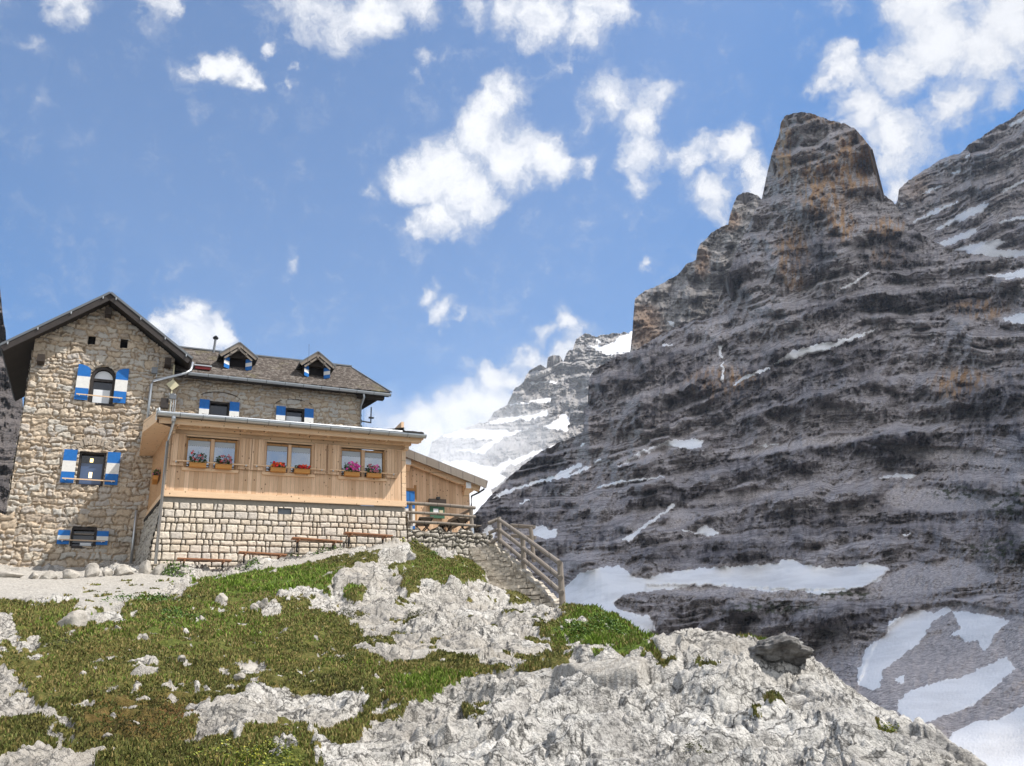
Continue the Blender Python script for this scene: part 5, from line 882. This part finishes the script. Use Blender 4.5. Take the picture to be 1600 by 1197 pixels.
# ------------------------------------------------------------------ stone stairs with kerb and log railing
SB = Vector(tuple(pixel_ray([832], [953])[0]*24.2)); ST = Vector(tuple(pixel_ray([757], [857])[0]*34.0)); sdir = ST-SB; NST = 21
hd = Vector((0, 1, 0)); rt = Vector((1, 0, 0))
M_step = mat('step_stone', rough=.9); b = NB(M_step); n = b.noise(b.co(), 3.2, 7, .75); b.color(b.mix(b.rng(n, .35, .62), (.22, .19, .15), (.62, .56, .47))); b.bump(b.noise(b.co(), 22, 6, .7), .7, .02)
st = empty('stone_stairs', tuple(SB)); tag(st, 'rough stone stairs climbing from the slope up to the terrace', 'stairs'); rr = random.Random(3)
def rough_mesh(bm_fn, amp, sc, name, m, parent, seed=0, smooth=False, cuts=3):
    bm = bmesh.new(); bm_fn(bm); bmesh.ops.subdivide_edges(bm, edges=bm.edges[:], cuts=cuts, use_grid_fill=True)
    for v in bm.verts: v.co += Vector(mn.noise_vector(v.co*sc+Vector((seed*3.1, 0, 0))))*amp
    me = bpy.data.meshes.new(name); bm.to_mesh(me); bm.free(); me.materials.append(m); me.polygons.foreach_set('use_smooth', [smooth]*len(me.polygons)); o = bpy.data.objects.new(name, me); COL.objects.link(o); o.parent = parent; return o
from mathutils import noise as mn
for i in range(NST):
    base = sdir*(i/NST); tread = sdir.length/NST; rise = sdir.z/NST; hw_ = .60-.22*i/NST
    def mk(bm, base=base):
        x = -hw_-.35
        while x < hw_-.05:
            w_ = min(rr.uniform(.24, .5), hw_-x); zt = rr.uniform(-.025, .02); f = rr.uniform(-.04, .04)
            cs = []
            for za, zb, g0, fr in ((rise*.42+zt, rise+zt, .012, f-.05), (-.30, rise*.40+zt, .03, f+.07)):   # tread slab over a recessed riser stone
                cs = []
                for z in (za, zb):
                    for a, c in ((x+g0, fr), (x+w_-g0, fr), (x+w_-g0, .55), (x+g0, .55)): q = base+rt*a+hd*c; cs.append(bm.verts.new((q.x, q.y, q.z+z)))
                for fc in ((3, 2, 1, 0), (4, 5, 6, 7), (0, 1, 5, 4), (1, 2, 6, 5), (2, 3, 7, 6), (3, 0, 4, 7)): bm.faces.new([cs[k] for k in fc])
            x += w_
    rough_mesh(mk, .020, 7, 'step', M_step, st, i)
def kerb(side, off, h, name):
    def mk(bm):
        s_ = -.3
        while s_ < sdir.length+.2:
            L = rr.uniform(.22, .5); ww = rr.uniform(.09, .14); hh = h*rr.uniform(.6, 1.2); o1 = sdir.normalized()*s_; o2 = sdir.normalized()*(s_+L-.02); cs = []
            for z in (-.7, hh):
                of_ = off*(1-.42*max(0, s_)/sdir.length)
                for o_, a in ((o1, of_-ww), (o1, of_+ww), (o2, of_+ww), (o2, of_-ww)): q = o_+rt*a*side; cs.append(bm.verts.new((q.x, q.y, q.z+z)))
            for fc in ((3, 2, 1, 0), (4, 5, 6, 7), (0, 1, 5, 4), (1, 2, 6, 5), (2, 3, 7, 6), (3, 0, 4, 7)): bm.faces.new([cs[k] for k in fc])
            s_ += L
    rough_mesh(mk, .05, 4, name, M_step, st, 50+side)
kerb(1, .68, .26, 'kerb')
M_dark2 = M_greyw
rl = empty('stair_railing', tuple(SB)); tag(rl, 'weathered three bar log railing running down beside the stone stairs', 'railing')
off = rt*.66; p0 = rt*.84+hd*-.30+Vector((0, 0, -.05)); p1 = rt*.56+sdir*.95
for q, h0, h1 in ((p0, -.35, 1.28), (off+sdir*.48, -.2, 1.3), (p1, -.2, 1.32)): mb = MB(); mb.tube([tuple(q+Vector((0, 0, h0))), tuple(q+Vector((.02, 0, h1)))], .095, M_greyw, 10, .085); mb.build('post', rl)
for h in (1.25, .83, .42): mb = MB(); mb.tube([tuple(p0-hd*.12+Vector((0, 0, h))), tuple((p0+p1)/2+Vector((0, 0, h+.02))), tuple(p1+hd*.1+Vector((0, 0, h)))], .075, M_greyw, 10); mb.build('rail', rl)
for h in (1.2, .8, .4): mb = MB(); mb.tube([tuple(p1+Vector((0, 0, h+.05))), tuple(p1-rt*.42-hd*.1+Vector((0, 0, h-.12)))], .07, M_greyw, 10); mb.build('rail', rl)
r2 = empty('landing_railing', tuple(SB+sdir*.92+rt*1.3)); tag(r2, 'short level log railing behind the top of the stair railing', 'railing')
def rel(px, py, d): return Vector(tuple(pixel_ray([px], [py])[0]*d))-Vector(r2.location)
a = rel(799, 821, 33.6); c = rel(829, 824, 32.6)
for dz in (0, -.42): mb = MB(); mb.tube([tuple(a+Vector((0, 0, dz))), tuple(c+Vector((.15, 0, dz)))], .075, M_greyw, 10); mb.build('rail', r2)
mb = MB(); mb.tube([tuple(c), tuple(c+Vector((.05, 0, -1.35)))], .08, M_greyw, 10); mb.build('post', r2)
mb = MB(); q = Vector(tuple(pixel_ray([818], [963])[0]*20.5)); e = Vector(tuple(pixel_ray([850], [958])[0]*20.9)); mb.tube([(0, 0, 0), tuple(e-q)], .10, M_greyw, 10); o = mb.build('log_step'); o.location = q; tag(o, 'short log laid across the path as a step below the stone stairs', 'log')

# ------------------------------------------------------------------ loose boulders and stones
M_bould2 = mat('weathered_dark_boulder', rough=.95, spec=.1); b = NB(M_bould2); n = b.noise(b.co(), 4, 9, .7); b.color(b.ramp(n, [(.35, (.06, .056, .052)), (.5, (.22, .21, .20)), (.65, (.42, .41, .39))])); b.bump(b.noise(b.co(), 14, 7, .75), 1., .05)
M_bould = mat('boulder_limestone', rough=.92, spec=.12); b = NB(M_bould); n = b.noise(b.co(), 2.5, 9, .68); n2 = b.noise(b.co(), 16, 7, .7); c = b.ramp(n, [(.3, (.22, .20, .17)), (.5, (.38, .35, .31)), (.7, (.50, .47, .42))]); c = b.mix(b.rng(n2, .34, .45, .7, 0), c, (.13, .12, .11)); b.color(c); b.bump(n2, .8, .03)
def boulder(name, P, sx, sy, sz, label, group, seed, rz=0., sub=4, sink=.25, amp=.28, cat='boulder', facet=True, m_=None):
    bm = bmesh.new(); bmesh.ops.create_icosphere(bm, subdivisions=sub, radius=1)
    rs = random.Random(seed); pl = [(Vector((rs.gauss(0, 1), rs.gauss(0, 1), rs.gauss(0, .8))).normalized(), rs.uniform(.55, .9)) for _ in range(14)]
    for v in bm.verts:
        if facet:
            for n_, d_ in pl:
                k = v.co.dot(n_)-d_
                if k > 0: v.co -= n_*k*.97
        c = v.co.copy(); v.co += c.normalized()*(amp*.35*mn.noise(c*1.7+Vector((seed*2.3, 0, 0)))+amp*.18*mn.noise(c*5+Vector((seed, 0, 0)))+amp*.09*mn.noise(c*13)); v.co = Vector((v.co.x*sx, v.co.y*sy, v.co.z*sz))
    me = bpy.data.meshes.new(name); bm.to_mesh(me); bm.free(); me.materials.append(m_ or M_bould); me.polygons.foreach_set('use_smooth', [True]*len(me.polygons)); o = bpy.data.objects.new(name, me); COL.objects.link(o)
    o.location = (P[0], P[1], P[2]+sz*(1-2*sink)*.5); o.rotation_euler = (0, 0, rz); return tag(o, label, cat, group)
row = [(-4.65,.55,.22,'long low pale boulder'), (-3.9,.18,.2,'small round stone'), (-3.42,.36,.28,'blocky grey stone'), (-2.75,.42,.28,'rounded pale boulder'), (-2.05,.36,.40,'upright pale block'), (-1.55,.22,.22,'small brown stone'), (-1.0,.44,.30,'broad grey boulder'), (-.3,.30,.42,'leaning pointed stone'), (.28,.46,.42,'large rounded pale boulder'), (.95,.24,.2,'small pale stone'), (-5.5,.4,.3,'brownish rubble stone'), (-6.2,.45,.25,'flat buff stone'), (-6.9,.35,.28,'cracked buff stone')]
for i, (x, sx, sz, d) in enumerate(row):
    y = -1.15+.12*math.sin(i*2.1); q = loc(x*.93-.15, y, 0); boulder('boulder', (q[0], q[1], on_ground(q[0], q[1])), sx*.85, .30, sz*.88, '%s below the tower, %s' % (d, ['next to the gap', 'between two big ones', 'left of the rounded pale one', 'under the cellar window', 'tallest of the middle', 'left of the broad grey one', 'below the lower grey drainpipe', 'left of the large rounded one', 'at the foot of the zinc downpipe', 'in front of the lowest bench', 'near the left photo edge', 'second from the left photo edge', 'at the far left photo edge'][i]), 'boulders in a row below the tower', 40+i, rz=HRZ+.3*math.sin(i))
def pixel_ground(px, py):  # hill vertex nearest to an image pixel, and its distance
    k = np.argmin((HPX.ravel()-px)**2+(HPY.ravel()-py)**2+1e6*(HDD.ravel() > 34)); return HP[k], float(HDD.ravel()[k])
for i, (px, py, w_, h_, lab) in enumerate([(1213,1006,78,38,'dark undercut slab rock perched on the crest of the near outcrop'), (1150,1010,24,20,'small knobby stone left of the perched slab')]):
    P, d = pixel_ground(px, py); s_ = d/FPX; boulder('perched_rock' if i == 0 else 'stone', P, w_*s_*.5*1.15, .35 if i == 0 else .12, h_*s_*.62, lab, None, 70+i, rz=.15, m_=M_bould2 if i == 0 else None, sub=5, sink=.26 if i == 0 else .3, amp=.8, cat='rock')
for i, (px, py, w_, h_, lab) in enumerate([(112,972,38,38,'knobbly white rock standing in the grass near the left edge'), (345,934,20,22,'dark topped small rock in the upper meadow'), (398,950,16,14,'left one of the white stones in a row in the meadow'), (413,946,16,16,'middle one of the white stones in a row in the meadow'), (428,942,14,13,'right one of the white stones in a row in the meadow'), (282,1036,18,10,'half sunk pale stone in the middle of the turf'), (385,1034,42,18,'ragged white rock at the edge of the lower bare ground'), (375,1060,20,12,'pale stone just below the ragged white rock'), (288,1078,14,7,'little white stone on reddish soil'), (205,1120,22,10,'grey stone on reddish soil by the left rocks'), (48,1172,26,16,'white chipped stone at the bottom left'), (218,1165,12,8,'tiny white stone low in the bottom left turf'), (1000,985,0,0,''), (918,988,22,16,'rounded grey stone in the lush green slope by the stairs'), (184,978,12,12,'small white stone on the mossy bank'), (255,1012,10,6,'white chip in the centre of the meadow'), (560,1010,22,10,'pale stone near the dark heather tuft'), (330,1100,16,8,'buff stone beside the gravelly bank'), (130,1042,9,6,'white pebble on the left turf'), (440,1000,9,6,'pale pebble on the right of the meadow'), (172,1128,12,8,'jagged white pebble near the lower left rocks'), (486,1084,14,9,'pale stone on the bare ground right of the meadow')]):
    if not lab: continue
    P, d = pixel_ground(px, py); s_ = d/FPX; boulder('stone', P, w_*s_*.55, w_*s_*.45, h_*s_*.6, lab, None, 90+i, rz=i*1.1, sub=4, amp=.45, cat='stone')

# ------------------------------------------------------------------ leafy plants
M_shrub = mat('fresh_leaf', (.07, .14, .02), .55); b = NB(M_shrub); b.color(b.ramp(b.attr('tone'), [(0, (.02, .045, .008)), (.5, (.065, .135, .018)), (1, (.15, .24, .03))])); M_shruby = mat('yellow_green_leaf', (.2, .24, .03), .55); b = NB(M_shruby); b.color(b.ramp(b.attr('tone'), [(0, (.03, .045, .008)), (.5, (.12, .16, .02)), (1, (.38, .36, .04))]))
M_heath = mat('dark_heather', (.05, .05, .02), .7); b = NB(M_heath); b.color(b.ramp(b.attr('tone'), [(0, (.02, .02, .01)), (.6, (.06, .065, .02)), (1, (.12, .12, .04))]))
def plant(P, w, dep, h, n, size, m, name, label, cat, group, seed, follow=True):
    r = np.random.default_rng(seed); a = r.random(n)*2*pi; rad = np.sqrt(r.random(n)); lump = 1+.35*np.sin(a*3+seed)+.2*np.sin(a*7+seed*2); x = np.cos(a)*rad*w*lump; y = np.sin(a)*rad*dep*lump; zt = h*(1-rad**2*.75)*(.7+.5*r.random(n)); z = zt*r.random(n)**.5
    d = r.normal(size=(n, 3)); d[:, 2] = np.abs(d[:, 2])+.3; d /= np.linalg.norm(d, axis=1)[:, None]; e = np.cross(d, [0.3, .5, .8]); e /= np.linalg.norm(e, axis=1)[:, None]; f = np.cross(d, e); s_ = size*(.6+.8*r.random(n))[:, None]; gz = np.zeros(n)
    if follow:
        wx = P[0]+x; wy = P[1]+y; sel = (np.abs(HP[:, 0]-P[0]) < w*1.6+.1) & (np.abs(HP[:, 1]-P[1]) < dep*1.6+.1); Q = HP[sel]
        if len(Q) > 3: gz = np.array([Q[np.argmin((Q[:, 0]-xx)**2+(Q[:, 1]-yy)**2), 2] for xx, yy in zip(wx[:n], wy[:n])])-P[2] if n <= 1500 and len(Q) < 30000 else gz
    c = np.stack([x, y, z+gz], 1); V = np.stack([c-e*s_*.6, c+f*s_*.4, c+e*s_*.7, c-f*s_*.4], 1).reshape(-1, 3); F = np.arange(n*4).reshape(-1, 4); tone = np.clip(.5+r.normal(0, .28, n), 0, 1)
    o = np_mesh(name, V, F, [m], {'tone': np.repeat(tone, 4)}, smooth=False); o.location = tuple(P); return tag(o, label, cat, group)
for i, (px, py, w_, h_, n, lab, m, nm, ct) in enumerate([
 (270,898,22,24,600,'bushy bright green plant at the foot of the boulder row',M_shrub,'leafy_plant','plant'), (425,868,10,10,160,'green herbs below the third bench from the left',M_shrub,'leafy_plant','plant'), (462,862,16,12,260,'leafy clump left of the third bench',M_shrub,'leafy_plant','plant'), (510,858,20,10,260,'wide leafy clump under the third bench',M_shrub,'leafy_plant','plant'), (390,884,16,10,200,'leafy clump under the second bench',M_shrub,'leafy_plant','plant'), (556,850,12,10,180,'leafy plant under the highest bench',M_shrub,'leafy_plant','plant'), (622,838,16,12,220,'grassy tuft right of the highest bench',M_shruby,'leafy_plant','plant'), (652,832,10,12,160,'yellowish tuft at the corner of the retaining wall',M_shruby,'leafy_plant','plant'), (685,866,22,12,300,'fresh green plants at the foot of the retaining wall',M_shrub,'leafy_plant','plant'), (757,886,10,14,200,'green tuft beside the top of the stone stairs',M_shrub,'leafy_plant','plant'), (803,928,14,8,200,'low green plant at the lower stairs',M_shrub,'leafy_plant','plant'),
 (410,1185,66,26,1500,'low yellow green shrub at the bottom edge of the picture',M_shruby,'shrub','shrub'), (230,938,44,16,900,'broad dark green cushion shrub by the gravel path',M_shrub,'shrub','shrub'), (280,960,40,14,600,'bright herbs in front of the cushion shrub',M_shrub,'leafy_plant','plant'), (585,1002,26,12,500,'dark heather tuft left of the path',M_heath,'heather','heather'), (650,962,22,10,400,'dark heather tuft in the pale outcrop',M_heath,'heather','heather'), (545,955,26,14,500,'dark heather cushion at the foot of the outcrop',M_heath,'heather','heather'), (262,975,30,12,500,'dark mossy cushion beside the white meadow stones',M_heath,'heather','heather'),
 (545,1030,30,14,500,'brownish grass tussock at the right of the meadow',M_heath,'heather','heather'), (100,1000,30,14,500,'olive cushion at the left of the meadow',M_heath,'heather','heather'), (905,985,26,14,700,'lush bright herbs right of the log step',M_shrub,'leafy_plant','plant'), (950,975,34,16,900,'lush green herbs on the slope above the near outcrop',M_shrub,'leafy_plant','plant'), (1000,995,22,10,500,'green herbs where the slope meets the near outcrop',M_shrub,'leafy_plant','plant'), (1085,1150,22,9,400,'green cushion in a crack of the near outcrop',M_heath,'cushion_plant','plant'), (1208,1066,14,6,260,'mossy cushion below the perched slab',M_heath,'cushion_plant','plant'), (1192,1094,18,6,260,'green cushion under a ledge of the near outcrop',M_heath,'cushion_plant','plant'), (1385,1125,14,12,260,'yellowish tuft on the right flank of the near outcrop',M_shruby,'cushion_plant','plant')]):
    P, d = pixel_ground(px, py); s_ = d/FPX; plant(P, w_*s_, w_*s_*(.8 if d > 20 else 1.1), h_*s_, n, max(.012, .0016*d)*(1.1 if m is not M_heath else .8), m, nm, lab, ct, None, 200+i)

# ------------------------------------------------------------------ unseen cloud mesh added to shade the great wall and valley snow
M_shade_cloud = mat('shade_cloud_white', (.9, .9, .92), 1, 0, 0); cn = M_shade_cloud.node_tree; ct = cn.nodes.new('ShaderNodeBsdfTransparent'); cm = cn.nodes.new('ShaderNodeMixShader'); cm.inputs[0].default_value = .56
cn.links.new(cn.nodes['Principled BSDF'].outputs[0], cm.inputs[1]); cn.links.new(ct.outputs[0], cm.inputs[2]); cn.links.new(cm.outputs[0], cn.nodes['Material Output'].inputs[0])
cb = MB(); bm = bmesh.new()
for (x, y, z, r) in ((1350,300,1500,330),(1300,620,1520,330),(1450,900,1560,330),(1700,450,1560,420),(1750,850,1600,420),(2000,650,1600,400),(1180,420,1490,230),(1230,850,1500,240),(1500,1100,1560,240),(1200,180,1480,150),(1185,20,1490,130),(1200,120,1490,150),(1850,250,1560,300)):
    mtx = Matrix.Translation((x, y, z)) @ Matrix.Diagonal((r, r, r*.32, 1)); bmesh.ops.create_icosphere(bm, subdivisions=4, radius=1, matrix=mtx)
from mathutils import noise as mn
for v in bm.verts: v.co += Vector(mn.noise_vector(v.co/140))*55+Vector(mn.noise_vector(v.co/50))*18
me = bpy.data.meshes.new('cloud'); bm.to_mesh(me); bm.free(); me.materials.append(M_shade_cloud); me.polygons.foreach_set('use_smooth', [True]*len(me.polygons))
o = bpy.data.objects.new('cloud', me); COL.objects.link(o); tag(o, 'unseen wide white cloud added to shade the rock massif', 'cloud')

# ------------------------------------------------------------------ mist clinging to the foot of the far peak
fm = bpy.data.materials.new('mist'); fm.use_nodes = True; fn = fm.node_tree; fn.nodes.clear()
fp = N(fn, 'ShaderNodeVolumePrincipled'); fp.inputs['Color'].default_value = (.97, .98, 1, 1); fo = N(fn, 'ShaderNodeOutputMaterial'); fn.links.new(fp.outputs[0], fo.inputs['Volume'])
ft = N(fn, 'ShaderNodeTexCoord'); fz = N(fn, 'ShaderNodeTexNoise'); fz.inputs['Scale'].default_value = .014; fz.inputs['Detail'].default_value = 4; fn.links.new(ft.outputs['Object'], fz.inputs[0])
fl_ = N(fn, 'ShaderNodeVectorMath', operation='LENGTH'); fd = N(fn, 'ShaderNodeVectorMath', operation='DIVIDE'); fd.inputs[1].default_value = (175, 130, 112); fn.links.new(ft.outputs['Object'], fd.inputs[0]); fn.links.new(fd.outputs[0], fl_.inputs[0])
f1 = N(fn, 'ShaderNodeMath', operation='SUBTRACT'); fn.links.new(fz.outputs[0], f1.inputs[0]); f0 = N(fn, 'ShaderNodeMath', operation='MULTIPLY'); f0.inputs[1].default_value = .55; fn.links.new(fl_.outputs['Value'], f0.inputs[0]); fn.links.new(f0.outputs[0], f1.inputs[1])
f2 = N(fn, 'ShaderNodeMapRange'); f2.inputs[1].default_value = .0; f2.inputs[2].default_value = .40; f2.inputs[3].default_value = 0; f2.inputs[4].default_value = .006; fn.links.new(f1.outputs[0], f2.inputs[0]); fn.links.new(f2.outputs[0], fp.inputs['Density'])
bm = bmesh.new(); bmesh.ops.create_icosphere(bm, subdivisions=3, radius=1, matrix=Matrix.Diagonal((150, 120, 105, 1))); me = bpy.data.meshes.new('mist'); bm.to_mesh(me); bm.free(); me.materials.append(fm)
o = bpy.data.objects.new('mist', me); COL.objects.link(o); o.location = tuple(pixel_ray([690], [722])[0]*930); tag(o, kind='stuff')

fv = bpy.data.materials.new('thin_mist'); fv.use_nodes = True; vn = fv.node_tree; vn.nodes.clear(); vp = N(vn, 'ShaderNodeVolumePrincipled'); vp.inputs['Color'].default_value = (.97, .98, 1, 1); vg = N(vn, 'ShaderNodeTexCoord'); va = N(vn, 'ShaderNodeVectorMath', operation='SUBTRACT'); va.inputs[1].default_value = (.5, .5, .5); vn.links.new(vg.outputs['Generated'], va.inputs[0]); vl = N(vn, 'ShaderNodeVectorMath', operation='LENGTH'); vn.links.new(va.outputs[0], vl.inputs[0])
vm = N(vn, 'ShaderNodeMapRange', interpolation_type='SMOOTHSTEP'); vm.inputs[1].default_value = .12; vm.inputs[2].default_value = .47; vm.inputs[3].default_value = .0004; vm.inputs[4].default_value = 0; vn.links.new(vl.outputs['Value'], vm.inputs[0]); vn.links.new(vm.outputs[0], vp.inputs['Density']); vo = N(vn, 'ShaderNodeOutputMaterial'); vn.links.new(vp.outputs[0], vo.inputs['Volume'])
for (px_, py_, dd_, rx_, ry_, rz_) in ((800, 640, 1150, 250, 130, 170), (700, 700, 1050, 200, 130, 120), (760, 740, 900, 150, 100, 90)):
    bm = bmesh.new(); bmesh.ops.create_icosphere(bm, subdivisions=4, radius=1)
    for v in bm.verts: v.co *= 1+.25*mn.noise(v.co*1.5+Vector((px_, 0, 0))); v.co = Vector((v.co.x*rx_, v.co.y*ry_, v.co.z*rz_))
    me = bpy.data.meshes.new('mist'); bm.to_mesh(me); bm.free(); me.materials.append(fv); o = bpy.data.objects.new('mist', me); COL.objects.link(o); o.location = tuple(pixel_ray([px_], [py_])[0]*dd_); tag(o, kind='stuff')

# ------------------------------------------------------------------ air
HAZE = .00010
hz = MB(); hm = bpy.data.materials.new('mountain_air'); hm.use_nodes = True; hn = hm.node_tree; hn.nodes.clear()
pv = N(hn, 'ShaderNodeVolumePrincipled'); pv.inputs['Color'].default_value = (.88, .92, 1, 1); pv.inputs['Density'].default_value = HAZE; pv.inputs['Anisotropy'].default_value = .2
ho = N(hn, 'ShaderNodeOutputMaterial'); hn.links.new(pv.outputs[0], ho.inputs['Volume'])
hz.box((-900, -300, -41), (1400, 2600, 1150), hm); tag(hz.build('haze'), kind='stuff')
g = MB(); g.box((-880, -280, -40), (1380, 2580, -36), M_near); tag(g.build('ground'), kind='structure')
